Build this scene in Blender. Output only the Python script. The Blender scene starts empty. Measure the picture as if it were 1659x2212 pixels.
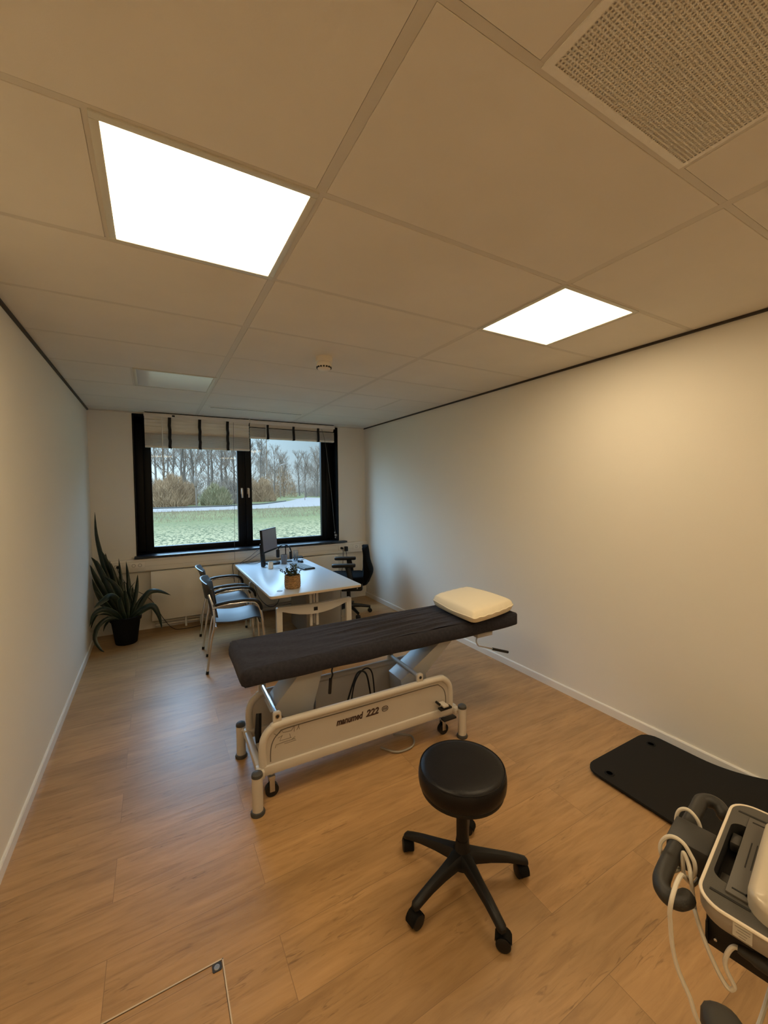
import bpy, bmesh, math, random
from mathutils import Vector, Matrix, Euler
random.seed(7)
PI = math.pi
sc = bpy.context.scene
COL = sc.collection

# ------------------------------------------------------------------ materials
MATS = {}
def mat(name, col, rough=.5, metal=0., spec=.5, var=0., vscale=8., bump=0., bscale=60., coat=0., vcol=None, stretch=(1, 1, 1)):
    if name in MATS: return MATS[name]
    m = bpy.data.materials.new(name); m.use_nodes = True
    nt = m.node_tree; b = nt.nodes['Principled BSDF']
    b.inputs['Base Color'].default_value = (*col, 1); b.inputs['Roughness'].default_value = rough
    b.inputs['Metallic'].default_value = metal; b.inputs['Specular IOR Level'].default_value = spec
    b.inputs['Coat Weight'].default_value = coat
    tc = nt.nodes.new('ShaderNodeTexCoord'); mp = nt.nodes.new('ShaderNodeMapping')
    mp.inputs['Scale'].default_value = stretch
    nt.links.new(tc.outputs['Object'], mp.inputs[0])
    if var or vcol:
        n = nt.nodes.new('ShaderNodeTexNoise'); n.inputs['Scale'].default_value = vscale; n.inputs['Detail'].default_value = 5
        nt.links.new(mp.outputs[0], n.inputs['Vector'])
        r = nt.nodes.new('ShaderNodeValToRGB')
        c2 = vcol if vcol else [min(1, c * (1 + var)) for c in col]
        c1 = col if vcol else [c * (1 - var) for c in col]
        r.color_ramp.elements[0].position = .35; r.color_ramp.elements[1].position = .65
        r.color_ramp.elements[0].color = (*c1, 1); r.color_ramp.elements[1].color = (*c2, 1)
        nt.links.new(n.outputs['Fac'], r.inputs[0]); nt.links.new(r.outputs[0], b.inputs['Base Color'])
    if bump:
        n = nt.nodes.new('ShaderNodeTexNoise'); n.inputs['Scale'].default_value = bscale; n.inputs['Detail'].default_value = 4
        nt.links.new(mp.outputs[0], n.inputs['Vector'])
        bp = nt.nodes.new('ShaderNodeBump'); bp.inputs['Strength'].default_value = bump; bp.inputs['Distance'].default_value = .01
        nt.links.new(n.outputs['Fac'], bp.inputs['Height']); nt.links.new(bp.outputs[0], b.inputs['Normal'])
    MATS[name] = m
    return m

def floor_mat():
    m = bpy.data.materials.new('oak_vinyl'); m.use_nodes = True
    nt = m.node_tree; N = nt.nodes; L = nt.links; b = N['Principled BSDF']
    tc = N.new('ShaderNodeTexCoord')
    mp = N.new('ShaderNodeMapping'); mp.inputs['Location'].default_value = (.51, -.094, 0)
    L.new(tc.outputs['Object'], mp.inputs[0])
    br = N.new('ShaderNodeTexBrick'); br.offset = .37; br.offset_frequency = 2; br.squash = 1
    for k, v in (('Scale', 1), ('Mortar Size', .0011), ('Mortar Smooth', .1), ('Bias', 0), ('Brick Width', 1.5), ('Row Height', .2295)): br.inputs[k].default_value = v
    br.inputs['Color1'].default_value = (0, 0, 0, 1); br.inputs['Color2'].default_value = (1, 1, 1, 1); br.inputs['Mortar'].default_value = (.5, .5, .5, 1)
    L.new(mp.outputs[0], br.inputs['Vector'])
    # grain offset per plank
    add = N.new('ShaderNodeVectorMath'); add.operation = 'MULTIPLY_ADD'
    L.new(br.outputs['Color'], add.inputs[0]); add.inputs[1].default_value = (3.7, 1.3, 2); L.new(tc.outputs['Object'], add.inputs[2])
    m2 = N.new('ShaderNodeMapping'); m2.inputs['Scale'].default_value = (1.6, 14, 1); L.new(add.outputs[0], m2.inputs[0])
    n1 = N.new('ShaderNodeTexNoise'); n1.inputs['Scale'].default_value = 2.2; n1.inputs['Detail'].default_value = 8; n1.inputs['Roughness'].default_value = .62; n1.inputs['Distortion'].default_value = .9
    L.new(m2.outputs[0], n1.inputs['Vector'])
    r1 = N.new('ShaderNodeValToRGB'); e = r1.color_ramp.elements
    e[0].position = .26; e[0].color = (.325, .181, .072, 1); e[1].position = .76; e[1].color = (.50, .303, .137, 1)
    e2 = r1.color_ramp.elements.new(.5); e2.color = (.43, .252, .108, 1)
    L.new(n1.outputs['Fac'], r1.inputs[0])
    # broad patches
    m4 = N.new('ShaderNodeMapping'); m4.inputs['Scale'].default_value = (1.2, 4, 1); L.new(add.outputs[0], m4.inputs[0])
    n4 = N.new('ShaderNodeTexNoise'); n4.inputs['Scale'].default_value = 2.; n4.inputs['Detail'].default_value = 3; L.new(m4.outputs[0], n4.inputs['Vector'])
    r4 = N.new('ShaderNodeMapRange'); r4.inputs[1].default_value = .3; r4.inputs[2].default_value = .7; r4.inputs[3].default_value = .84; r4.inputs[4].default_value = 1.1
    L.new(n4.outputs['Fac'], r4.inputs[0])
    # dark cracks / knots in streaks
    m3 = N.new('ShaderNodeMapping'); m3.inputs['Scale'].default_value = (7, 45, 1); L.new(add.outputs[0], m3.inputs[0])
    n3 = N.new('ShaderNodeTexNoise'); n3.inputs['Scale'].default_value = 1.5; n3.inputs['Detail'].default_value = 5; n3.inputs['Distortion'].default_value = 1.3; L.new(m3.outputs[0], n3.inputs['Vector'])
    m5 = N.new('ShaderNodeMapping'); m5.inputs['Scale'].default_value = (1.6, 6, 1); L.new(add.outputs[0], m5.inputs[0])
    n5 = N.new('ShaderNodeTexNoise'); n5.inputs['Scale'].default_value = 1.7; n5.inputs['Detail'].default_value = 2; L.new(m5.outputs[0], n5.inputs['Vector'])
    r3 = N.new('ShaderNodeMapRange'); r3.inputs[1].default_value = .56; r3.inputs[2].default_value = .72; L.new(n3.outputs['Fac'], r3.inputs[0])
    r5 = N.new('ShaderNodeMapRange'); r5.inputs[1].default_value = .5; r5.inputs[2].default_value = .68; L.new(n5.outputs['Fac'], r5.inputs[0])
    mu = N.new('ShaderNodeMath'); mu.operation = 'MULTIPLY'; L.new(r3.outputs[0], mu.inputs[0]); L.new(r5.outputs[0], mu.inputs[1])
    mx = N.new('ShaderNodeMix'); mx.data_type = 'RGBA'; L.new(mu.outputs[0], mx.inputs[0]); L.new(r1.outputs[0], mx.inputs[6]); mx.inputs[7].default_value = (.20, .108, .044, 1)
    # plank tone
    rt = N.new('ShaderNodeMapRange'); rt.inputs[3].default_value = .9; rt.inputs[4].default_value = 1.08; L.new(br.outputs['Color'], rt.inputs[0])
    mm = N.new('ShaderNodeMath'); mm.operation = 'MULTIPLY'; L.new(rt.outputs[0], mm.inputs[0]); L.new(r4.outputs[0], mm.inputs[1])
    vm = N.new('ShaderNodeVectorMath'); vm.operation = 'SCALE'; L.new(mx.outputs[2], vm.inputs[0]); L.new(mm.outputs[0], vm.inputs['Scale'])
    m6 = N.new('ShaderNodeMix'); m6.data_type = 'RGBA'; L.new(br.outputs['Fac'], m6.inputs[0]); L.new(vm.outputs[0], m6.inputs[6]); m6.inputs[7].default_value = (.26, .15, .066, 1)
    L.new(m6.outputs[2], b.inputs['Base Color'])
    b.inputs['Roughness'].default_value = .38; b.inputs['Specular IOR Level'].default_value = .5
    bp = N.new('ShaderNodeBump'); bp.inputs['Strength'].default_value = .25; bp.inputs['Distance'].default_value = .004
    ad = N.new('ShaderNodeMath'); ad.operation = 'SUBTRACT'; L.new(n1.outputs['Fac'], ad.inputs[0]); L.new(br.outputs['Fac'], ad.inputs[1])
    L.new(ad.outputs[0], bp.inputs['Height']); L.new(bp.outputs[0], b.inputs['Normal'])
    return m

def emit(name, col, s):
    m = bpy.data.materials.new(name); m.use_nodes = True; nt = m.node_tree; nt.nodes.clear()
    e = nt.nodes.new('ShaderNodeEmission'); o = nt.nodes.new('ShaderNodeOutputMaterial')
    e.inputs[0].default_value = (*col, 1); e.inputs[1].default_value = s; nt.links.new(e.outputs[0], o.inputs[0])
    return m

def pane_mat(name='window_glass', tint=(.982, .992, .99), f0=.012):
    """thin glass: straight through, with a Schlick reflection that is the same from both sides"""
    m = bpy.data.materials.new(name); m.use_nodes = True; nt = m.node_tree; nt.nodes.clear()
    t = nt.nodes.new('ShaderNodeBsdfTransparent'); t.inputs[0].default_value = (*tint, 1)
    g = nt.nodes.new('ShaderNodeBsdfGlossy'); g.inputs['Roughness'].default_value = .02
    lw = nt.nodes.new('ShaderNodeLayerWeight'); lw.inputs[0].default_value = .5
    pw = nt.nodes.new('ShaderNodeMath'); pw.operation = 'POWER'; pw.inputs[1].default_value = 5; nt.links.new(lw.outputs['Facing'], pw.inputs[0])
    ma = nt.nodes.new('ShaderNodeMath'); ma.operation = 'MULTIPLY_ADD'; ma.inputs[1].default_value = 1 - f0; ma.inputs[2].default_value = f0; nt.links.new(pw.outputs[0], ma.inputs[0])
    x = nt.nodes.new('ShaderNodeMixShader'); o = nt.nodes.new('ShaderNodeOutputMaterial')
    nt.links.new(ma.outputs[0], x.inputs[0]); nt.links.new(t.outputs[0], x.inputs[1]); nt.links.new(g.outputs[0], x.inputs[2]); nt.links.new(x.outputs[0], o.inputs[0])
    return m

def leaf_mat(name, dark, mid, edge):
    m = bpy.data.materials.new(name); m.use_nodes = True; nt = m.node_tree; N = nt.nodes; L = nt.links; b = N['Principled BSDF']
    uv = N.new('ShaderNodeUVMap'); sx = N.new('ShaderNodeSeparateXYZ'); L.new(uv.outputs[0], sx.inputs[0])
    a = N.new('ShaderNodeMath'); a.operation = 'SUBTRACT'; L.new(sx.outputs[0], a.inputs[0]); a.inputs[1].default_value = .5
    ab = N.new('ShaderNodeMath'); ab.operation = 'ABSOLUTE'; L.new(a.outputs[0], ab.inputs[0])
    tc = N.new('ShaderNodeTexCoord'); n = N.new('ShaderNodeTexNoise'); n.inputs['Scale'].default_value = 45; L.new(tc.outputs['Object'], n.inputs['Vector'])
    r0 = N.new('ShaderNodeValToRGB'); r0.color_ramp.elements[0].position = .4; r0.color_ramp.elements[1].position = .6
    r0.color_ramp.elements[0].color = (*dark, 1); r0.color_ramp.elements[1].color = (*mid, 1); L.new(n.outputs['Fac'], r0.inputs[0])
    r = N.new('ShaderNodeMapRange'); r.inputs[1].default_value = .40; r.inputs[2].default_value = .46; L.new(ab.outputs[0], r.inputs[0])
    mx = N.new('ShaderNodeMix'); mx.data_type = 'RGBA'; L.new(r.outputs[0], mx.inputs[0]); L.new(r0.outputs[0], mx.inputs[6]); mx.inputs[7].default_value = (*edge, 1)
    L.new(mx.outputs[2], b.inputs['Base Color']); b.inputs['Roughness'].default_value = .38
    return m

# ------------------------------------------------------------------ mesh builder
class MB:
    def __init__(s): s.v = []; s.f = []; s.uv = {}
    def add(s, vs, fs):
        o = len(s.v); s.v += [Vector(p) for p in vs]; s.f += [tuple(i + o for i in f) for f in fs]; return s
    def bm(s, bm, M=None):
        bm.verts.index_update()
        s.add([(M @ v.co if M else v.co.copy()) for v in bm.verts], [[v.index for v in f.verts] for f in bm.faces]); bm.free(); return s
    def box(s, lo, hi, r=0, seg=2, M=None):
        lo, hi = Vector(lo), Vector(hi); bm = bmesh.new(); bmesh.ops.create_cube(bm, size=1)
        c = (lo + hi) / 2; d = hi - lo
        for v in bm.verts: v.co = Vector((v.co.x * d.x, v.co.y * d.y, v.co.z * d.z)) + c
        if r: bmesh.ops.bevel(bm, geom=bm.edges[:], offset=min(r, min(abs(x) for x in d) * .49), segments=seg, profile=.5, affect='EDGES')
        return s.bm(bm, M)
    def tube(s, pts, r, n=10, caps=True, flat=None):
        pts = [Vector(p) for p in pts]; k = len(pts)
        rs = r if isinstance(r, (list, tuple)) else [r] * k
        T = []
        for i in range(k):
            t = (pts[min(i + 1, k - 1)] - pts[max(i - 1, 0)])
            T.append(t.normalized() if t.length > 1e-9 else Vector((0, 0, 1)))
        up = Vector((0, 0, 1)) if abs(T[0].z) < .9 else Vector((1, 0, 0))
        x = T[0].cross(up).normalized(); vs = []; fs = []
        for i in range(k):
            x = (x - T[i] * x.dot(T[i])).normalized(); y = T[i].cross(x)
            for j in range(n):
                a = 2 * PI * j / n
                vs.append(pts[i] + (x * math.cos(a) + y * math.sin(a) * (flat or 1)) * rs[i])
        for i in range(k - 1):
            for j in range(n): fs.append((i * n + j, i * n + (j + 1) % n, (i + 1) * n + (j + 1) % n, (i + 1) * n + j))
        if caps: fs.append(tuple(range(n))[::-1]); fs.append(tuple((k - 1) * n + j for j in range(n)))
        return s.add(vs, fs)
    def lathe(s, prof, c=(0, 0, 0), n=32, M=None):
        c = Vector(c); vs = []; fs = []; k = len(prof)
        for r, z in prof:
            for j in range(n):
                a = 2 * PI * j / n; p = Vector((r * math.cos(a), r * math.sin(a), z)); vs.append((M @ p if M else p) + c)
        for i in range(k - 1):
            for j in range(n): fs.append((i * n + j, i * n + (j + 1) % n, (i + 1) * n + (j + 1) % n, (i + 1) * n + j))
        if prof[0][0] > 1e-6: fs.append(tuple(range(n))[::-1])
        if prof[-1][0] > 1e-6: fs.append(tuple((k - 1) * n + j for j in range(n)))
        return s.add(vs, fs)
    def cyl(s, a, b, r, n=16): return s.tube([a, b], r, n)
    def prism(s, outline, lo, hi, axis='z', r=0, seg=2):
        """closed 2-D outline pushed along an axis; z:(x,y) y:(x,z) x:(y,z)"""
        bm = bmesh.new()
        def p3(p, h): return {'z': (p[0], p[1], h), 'y': (p[0], h, p[1]), 'x': (h, p[0], p[1])}[axis]
        A = [bm.verts.new(p3(p, lo)) for p in outline]; f = bm.faces.new(A)
        ex = bmesh.ops.extrude_face_region(bm, geom=[f]); vv = [g for g in ex['geom'] if isinstance(g, bmesh.types.BMVert)]
        d = Vector(p3((0, 0), hi - lo)) - Vector(p3((0, 0), 0))
        for v in vv: v.co += d
        bmesh.ops.recalc_face_normals(bm, faces=bm.faces[:])
        if r:
            n0 = {'z': Vector((0, 0, 1)), 'y': Vector((0, 1, 0)), 'x': Vector((1, 0, 0))}[axis]
            es = [e for e in bm.edges if abs((e.verts[0].co - e.verts[1].co).normalized().dot(n0)) < .5]
            bmesh.ops.bevel(bm, geom=es, offset=r, segments=seg, profile=.5, affect='EDGES')
        return s.bm(bm)
    def grid(s, P):
        """P[i][j] points -> quads"""
        a, b = len(P), len(P[0])
        return s.add([p for r in P for p in r], [(i * b + j, i * b + j + 1, (i + 1) * b + j + 1, (i + 1) * b + j) for i in range(a - 1) for j in range(b - 1)])
    def blade(s, pts, w, side=None, fold=.25, wf=None, flat=None):
        """a leaf along pts, width w; stores uv across"""
        pts = cr(pts, 14); k = len(pts); o = len(s.v); side = Vector(side or (1, 0, 0))
        for i, p in enumerate(pts):
            t = (pts[min(i + 1, k - 1)] - pts[max(i - 1, 0)]).normalized()
            if flat: side = t.cross(Vector(flat))
            x = (side - t * side.dot(t)).normalized(); y = t.cross(x); u = i / (k - 1)
            ww = w * (wf(u) if wf else max(.03, (u * 3 + .55 if u < .15 else 1) * (1 - max(0, (u - .45) / .55) ** 1.7)))
            for q in (-.5, -.25, 0, .25, .5):
                s.v.append(p + x * ww * q + y * ww * fold * (abs(q) * 2) ** 1.3)
        for i in range(k - 1):
            for j in range(4):
                s.f.append((o + i * 5 + j, o + i * 5 + j + 1, o + i * 5 + 6 + j, o + i * 5 + 5 + j)); s.uv[len(s.f) - 1] = [(j / 4, i / k), ((j + 1) / 4, i / k), ((j + 1) / 4, (i + 1) / k), (j / 4, (i + 1) / k)]
        return s
    def mesh(s, name, smooth=35):
        me = bpy.data.meshes.new(name); me.from_pydata([tuple(v) for v in s.v], [], s.f); me.update()
        bm = bmesh.new(); bm.from_mesh(me)
        if not s.uv: bmesh.ops.recalc_face_normals(bm, faces=bm.faces[:])
        bm.to_mesh(me); bm.free()
        if s.uv:
            l = me.uv_layers.new(name='UVMap')
            for p in me.polygons:
                if p.index in s.uv:
                    for q, li in enumerate(p.loop_indices): l.data[li].uv = s.uv[p.index][q]
        if smooth:
            for p in me.polygons: p.use_smooth = True
            me.set_sharp_from_angle(angle=math.radians(smooth))
        return me

def cr(pts, n=10, closed=False):
    """Catmull-Rom through pts"""
    P = [Vector(p) for p in pts]; out = []
    if len(P) < 3 and not closed: return [P[0].lerp(P[-1], i / n) for i in range(n + 1)]
    m = len(P)
    g = (lambda i: P[i % m]) if closed else (lambda i: P[max(0, min(m - 1, i))])
    segs = m if closed else m - 1
    per = max(2, n // segs + 1) if n < 400 else n
    for i in range(segs):
        a, b, c, d = g(i - 1), g(i), g(i + 1), g(i + 2)
        for k in range(per):
            t = k / per; out.append(.5 * ((2 * b) + (c - a) * t + (2 * a - 5 * b + 4 * c - d) * t * t + (3 * b - a - 3 * c + d) * t ** 3))
    if not closed: out.append(P[-1])
    return out

def rrect(x0, y0, x1, y1, r, n=6):
    o = []
    for cx, cy, a in ((x1 - r, y0 + r, -90), (x1 - r, y1 - r, 0), (x0 + r, y1 - r, 90), (x0 + r, y0 + r, 180)):
        for k in range(n + 1):
            t = math.radians(a + 90 * k / n); o.append((cx + r * math.cos(t), cy + r * math.sin(t)))
    return o

# ------------------------------------------------------------------ objects
def link(name, me, m, parent=None):
    o = bpy.data.objects.new(name, me); COL.objects.link(o)
    if m: me.materials.clear(); me.materials.append(m)
    if parent: o.parent = parent
    return o
class Thing:
    """an Empty at the thing's base; world-space meshes are shifted into its frame"""
    def __init__(s, name, label, cat, loc=(0, 0, 0), rz=0, group=None, world=True):
        s.o = bpy.data.objects.new(name, None); COL.objects.link(s.o); s.o.empty_display_size = .05
        s.o.location = loc; s.o.rotation_euler = (0, 0, rz); s.w = world; s.loc = Vector(loc)
        if label: s.o['label'] = label; s.o['category'] = cat
        else: s.o['kind'] = 'structure'
        if group: s.o['group'] = group
    def part(s, name, mb, m, parent=None, smooth=35, label=None, kind=None):
        if s.w:
            for v in mb.v: v -= s.loc
        o = link(name, mb.mesh(name, smooth), m, parent or s.o)
        if label: o['label'] = label
        if kind: o['kind'] = kind
        return o
def single(name, mb, m, label, cat, group=None, smooth=35, kind=None, origin=None):
    if origin:
        org = Vector(origin)
        for v in mb.v: v -= org
    o = link(name, mb.mesh(name, smooth), m)
    if origin: o.location = origin
    o['label'] = label; o['category'] = cat
    if group: o['group'] = group
    if kind: o['kind'] = kind
    return o
def struct(name, mb, m, parent=None, smooth=None):
    o = link(name, mb.mesh(name, smooth), m, parent)
    if not parent: o['kind'] = 'structure'
    return o
def dup(root, loc, rz, label=None, scale=None):
    r = root.copy(); COL.objects.link(r); r.location = loc; r.rotation_euler = (0, 0, rz)
    if scale: r.scale = scale
    if label: r['label'] = label
    for ch in list(root.children):
        c = ch.copy(); COL.objects.link(c); c.parent = r
        for g in list(ch.children):
            d = g.copy(); COL.objects.link(d); d.parent = c
    return r

# ------------------------------------------------------------------ palette
WALL = mat('wall_paint', (.80, .755, .665), .88, bump=.05, bscale=220, spec=.25)
CEIL = mat('ceiling_tile', (.76, .715, .635), .92, var=.025, vscale=2.5, bump=.04, bscale=300, spec=.2)
GRID = mat('ceiling_grid_paint', (.64, .595, .515), .6)
WHITE = mat('white_paint', (.80, .77, .70), .4)
TRIMW = mat('white_trim', (.82, .79, .73), .35)
DARKTRIM = mat('dark_profile', (.035, .025, .018), .6)
BLACKF = mat('black_window_paint', (.0035, .004, .005), .42, spec=.18)
SILL = mat('black_sill', (.012, .013, .016), .28)
BLIND = mat('blind_wood', (.78, .72, .635), .5, var=.06, vscale=6, stretch=(1, 20, 20))
TAPE = mat('black_tape', (.012, .011, .012), .85)
RAD = mat('radiator_enamel', (.84, .78, .67), .38)
DUCT = mat('duct_plastic', (.80, .74, .64), .45)
SOCK = mat('socket_plastic', (.86, .80, .70), .35)
BLK = mat('black_plastic', (.0075, .0072, .0072), .45, spec=.35)
BLKS = mat('black_plastic_soft', (.0035, .0033, .003), .75, spec=.2, bump=.06, bscale=250)
BLKF = mat('black_fabric', (.005, .005, .0055), .95, spec=.08, bump=.2, bscale=400)
CHROME = mat('chrome', (.72, .72, .73), .18, metal=1.)
STEEL = mat('brushed_steel', (.50, .50, .50), .35, metal=1.)
LEATHER = mat('black_leatherette', (.0075, .006, .0062), .36, spec=.24, bump=.1, bscale=320)
COUCHC = mat('couch_terry', (.0225, .0225, .030), .96, var=.3, vscale=60, bump=.35, bscale=380, spec=.15, vcol=(.0315, .031, .040))
b_ = COUCHC.node_tree.nodes['Principled BSDF']; b_.inputs['Sheen Weight'].default_value = .10; b_.inputs['Sheen Roughness'].default_value = .4; b_.inputs['Sheen Tint'].default_value = (.75, .68, .72, 1)
CREAM = mat('cream_cotton', (.84, .765, .60), .92, bump=.1, bscale=260, spec=.2)
FRAMEG = mat('couch_enamel', (.56, .52, .46), .4, var=.03, vscale=4)
PANELG = mat('couch_panel', (.49, .45, .395), .5, var=.03, vscale=3)
LIFTG = mat('lift_arm_enamel', (.43, .43, .43), .38)
RUB = mat('grey_rubber', (.05, .048, .045), .6)
DESK = mat('desk_laminate', (.60, .65, .70), .27, spec=.6)
DESKF = mat('desk_frame_enamel', (.66, .62, .55), .4)
GREYP = mat('grey_pedestal', (.27, .25, .22), .55)
DGREY = mat('dark_grey_plastic', (.025, .0235, .0205), .5, bump=.08, bscale=500)
MGREY = mat('mid_grey_plastic', (.085, .078, .068), .5, bump=.06, bscale=500)
SILV = mat('silver_plastic', (.36, .325, .27), .36, metal=.35)
PALE = mat('pale_rim', (.80, .70, .56), .35)
CABLEW = mat('white_cable', (.70, .64, .53), .45)
MAT_ = mat('foam_mat', (.012, .0105, .008), .9, bump=.2, bscale=500, spec=.3)

# ------------------------------------------------------------------ room shell
W, YB, ZC, YF = 3.48, 5.658, 2.60, -2.2
mb = MB().box((-.2, YF - .2, -.2), (W + .2, YB + .3, 0)); fl = struct('floor', mb, floor_mat())
struct('wall_left', MB().box((-.2, YF, 0), (0, YB, 2.75)), WALL)
struct('wall_right', MB().box((W, YF, 0), (W + .2, YB, 2.75)), WALL)
struct('wall_front', MB().box((-.2, YF - .2, 0), (W + .2, YF, 2.75)), WALL)
WX0, WX1, WZ0, WZ1 = .43, 3.03, .885, 2.582
mb = MB(); y0, y1 = YB, YB + .30
mb.box((-.2, y0, 0), (W + .2, y1, WZ0)); mb.box((-.2, y0, WZ1), (W + .2, y1, 2.75)); mb.box((-.2, y0, WZ0), (WX0, y1, WZ1)); mb.box((WX1, y0, WZ0), (W + .2, y1, WZ1))
struct('wall_back', mb, WALL)
# ceiling: tiles and the exposed grid
C1, C2 = 1.1124, 2.3092
rows = [.6495 + .6 * k for k in range(-5, 9)]
mb = MB().box((-.2, YF - .2, 2.604), (W + .2, YB + .3, 2.75)); ceil = struct('ceiling', mb, CEIL)
ybounds = [YF] + [r for r in rows if YF < r < YB] + [YB]
LR = (1.2495, 1.8495); PR = (3.6495, 4.2495); VR = (.0495, .6495)
holes = [(.512, 1.1124, *LR), (2.3092, 2.909, *LR), (.512, 1.1124, *PR), (1.404, 2.004, *VR),
         (.512, 1.1124, -1.1505, -.5505), (2.3092, 2.909, -1.1505, -.5505)]
bars = []; mb = MB()
def close(a, b): return abs(a - b) < .02
for i in range(len(ybounds) - 1):
    a, b = ybounds[i], ybounds[i + 1]
    xs = [0, C1, C2, W]
    if close(a, LR[0]) or close(a, -1.1505): xs += [.512, 2.909]
    if close(a, PR[0]): xs += [.512, 2.909]
    if close(a, VR[0]): xs += [1.404, 2.004]
    xs.sort()
    for j in range(len(xs) - 1):
        p, q = xs[j], xs[j + 1]
        if any(abs(p - h[0]) < .01 and abs(a - h[2]) < .02 for h in holes): continue
        g0 = .017 if p in (C1, C2) else .012; g1 = .017 if q in (C1, C2) else .012
        mb.box((p + (g0 if p else .001), a + .012, 2.6), (q - (g1 if q < W else .001), b - .012, 2.612), .0012, 1)
    for x in xs:
        if x in (.512, 2.909, 1.404, 2.004): bars.append((x - .012, a, x + .012, b))
struct('tile_field', mb, CEIL, ceil)
mb = MB()
for r in rows:
    if YF < r < YB: mb.box((.001, r - .011, 2.6012), (W - .001, r + .011, 2.61))
for c in (C1, C2): mb.box((c - .016, YF, 2.6010), (c + .016, YB, 2.6101))
for a in bars: mb.box((a[0] + .001, a[1], 2.6014), (a[2] - .001, a[3], 2.6102))
struct('tile_grid', mb, GRID, ceil)
# shadow profile along the side walls
for i, x in enumerate((0, W)):
    s = 1 if x == 0 else -1
    mb = MB().box((x, YF, 2.586), (x + s * .016, YB, 2.600)); struct('trim_%d' % (i + 1), mb, DARKTRIM)
mb = MB().box((0, YB - .012, 2.590), (W, YB, 2.6)); struct('trim_3', mb, GRID)
# baseboards
struct('baseboard_left', MB().prism([(0, 0), (.012, 0), (.012, .055), (.008, .062), (0, .062)], YF, YB, 'y'), TRIMW)
struct('baseboard_right', MB().prism([(W, 0), (W - .012, 0), (W - .012, .055), (W - .008, .062), (W, .062)], YF, YB, 'y'), TRIMW)

# ------------------------------------------------------------------ window
win = Thing('window_1', None, None, (1.73, YB, WZ0))
mb = MB()
# lining of the reveal, flush with the wall
mb.box((WX0 - .002, YB - .004, WZ0), (WX0 + .012, YB + .2, WZ1)); mb.box((WX1 - .012, YB - .004, WZ0), (WX1 + .002, YB + .2, WZ1)); mb.box((WX0, YB - .004, WZ1 - .012), (WX1, YB + .2, WZ1 + .002))
win.part('lining', mb, BLACKF)
ys0, ys1 = YB + .165, YB + .235
mb = MB()
mb.box((WX0 + .012, ys0, .90), (.545, ys1, 2.57), .004); mb.box((2.89, ys0, .90), (WX1 - .012, ys1, 2.57), .004)
mb.box((WX0 + .012, ys0, .888), (WX1 - .012, ys1, .93), .004); mb.box((WX0 + .012, ys0, 2.49), (WX1 - .012, ys1, 2.572), .004); mb.box((1.690, ys0, .92), (1.735, ys1, 2.5), .004)
fr = win.part('window_frame', mb, BLACKF)
GL = pane_mat()
for (a, b) in ((.614, 1.622), (1.808, 2.82)):
    z0, z1 = .975, 2.44; w = .085; q0, q1 = YB + .145, YB + .215; mb = MB()
    mb.box((a - w, q0, z0 - .06), (a, q1, z1 + w), .006); mb.box((b, q0, z0 - .06), (b + w, q1, z1 + w), .006)
    mb.box((a - .004, q0, z0 - .06), (b + .004, q1, z0), .006); mb.box((a - .004, q0, z1), (b + .004, q1, z1 + w), .006)
    sash = win.part('sash', mb, BLACKF)
    win.part('pane', MB().box((a - .005, YB + .178, z0 - .005), (b + .005, YB + .182, z1 + .005)), GL, sash)
    hx = 1.672 if a < 1 else 1.757
    mb = MB().box((hx - .014, q0 - .008, 1.615), (hx + .014, q0, 1.70), .004); mb.cyl((hx, q0, 1.68), (hx, q0 - .045, 1.68), .009)
    mb.box((hx - .011, q0 - .055, 1.565), (hx + .011, q0 - .038, 1.692), .005)
    win.part('handle', mb, STEEL, sash, label='silver handle')
mb = MB().box((WX0 - .022, YB - .10, WZ0 - .012), (WX1 + .095, YB - .005, WZ0 + .014), .006); mb.box((WX0, YB - .01, WZ0), (WX1, YB + .17, WZ0 + .014), .003)
win.part('sill', mb, SILL)

# ------------------------------------------------------------------ ceiling lights
LCOL = (1.0, .775, .475)
LAMP = emit('lamp_diffuser', LCOL, 15.2)
OFFL = mat('diffuser_off', (.82, .84, .84), .18, spec=.8)
LFR = mat('light_frame', (.62, .60, .52), .4)
def light(x0, y0, label, m):
    x1, y1 = x0 + .597, y0 + .597
    t = Thing('ceiling_light', label, 'ceiling light', ((x0 + x1) / 2, (y0 + y1) / 2, 2.6), group='square ceiling light panels')
    mb = MB(); f = .023
    mb.box((x0, y0, 2.596), (x1, y0 + f, 2.612), .002); mb.box((x0, y1 - f, 2.596), (x1, y1, 2.612), .002); mb.box((x0, y0 + f, 2.596), (x0 + f, y1 - f, 2.612), .002); mb.box((x1 - f, y0 + f, 2.596), (x1, y1 - f, 2.612), .002)
    t.part('frame', mb, LFR); t.part('diffuser', MB().box((x0 + f, y0 + f, 2.600), (x1 - f, y1 - f, 2.611)), m)
    return t
light(.514, 1.251, 'large lit square light panel in the ceiling over the left half, nearest the camera', LAMP)
light(2.311, 1.251, 'lit square light panel in the ceiling beside the right wall', LAMP)
light(.514, 3.651, 'unlit grey square light panel in the ceiling near the window', OFFL)
light(.514, -1.149, 'lit square light panel in the ceiling behind the camera, left half of the room', LAMP)
light(2.311, -1.149, 'lit square light panel in the ceiling behind the camera, beside the right wall', LAMP)

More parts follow.
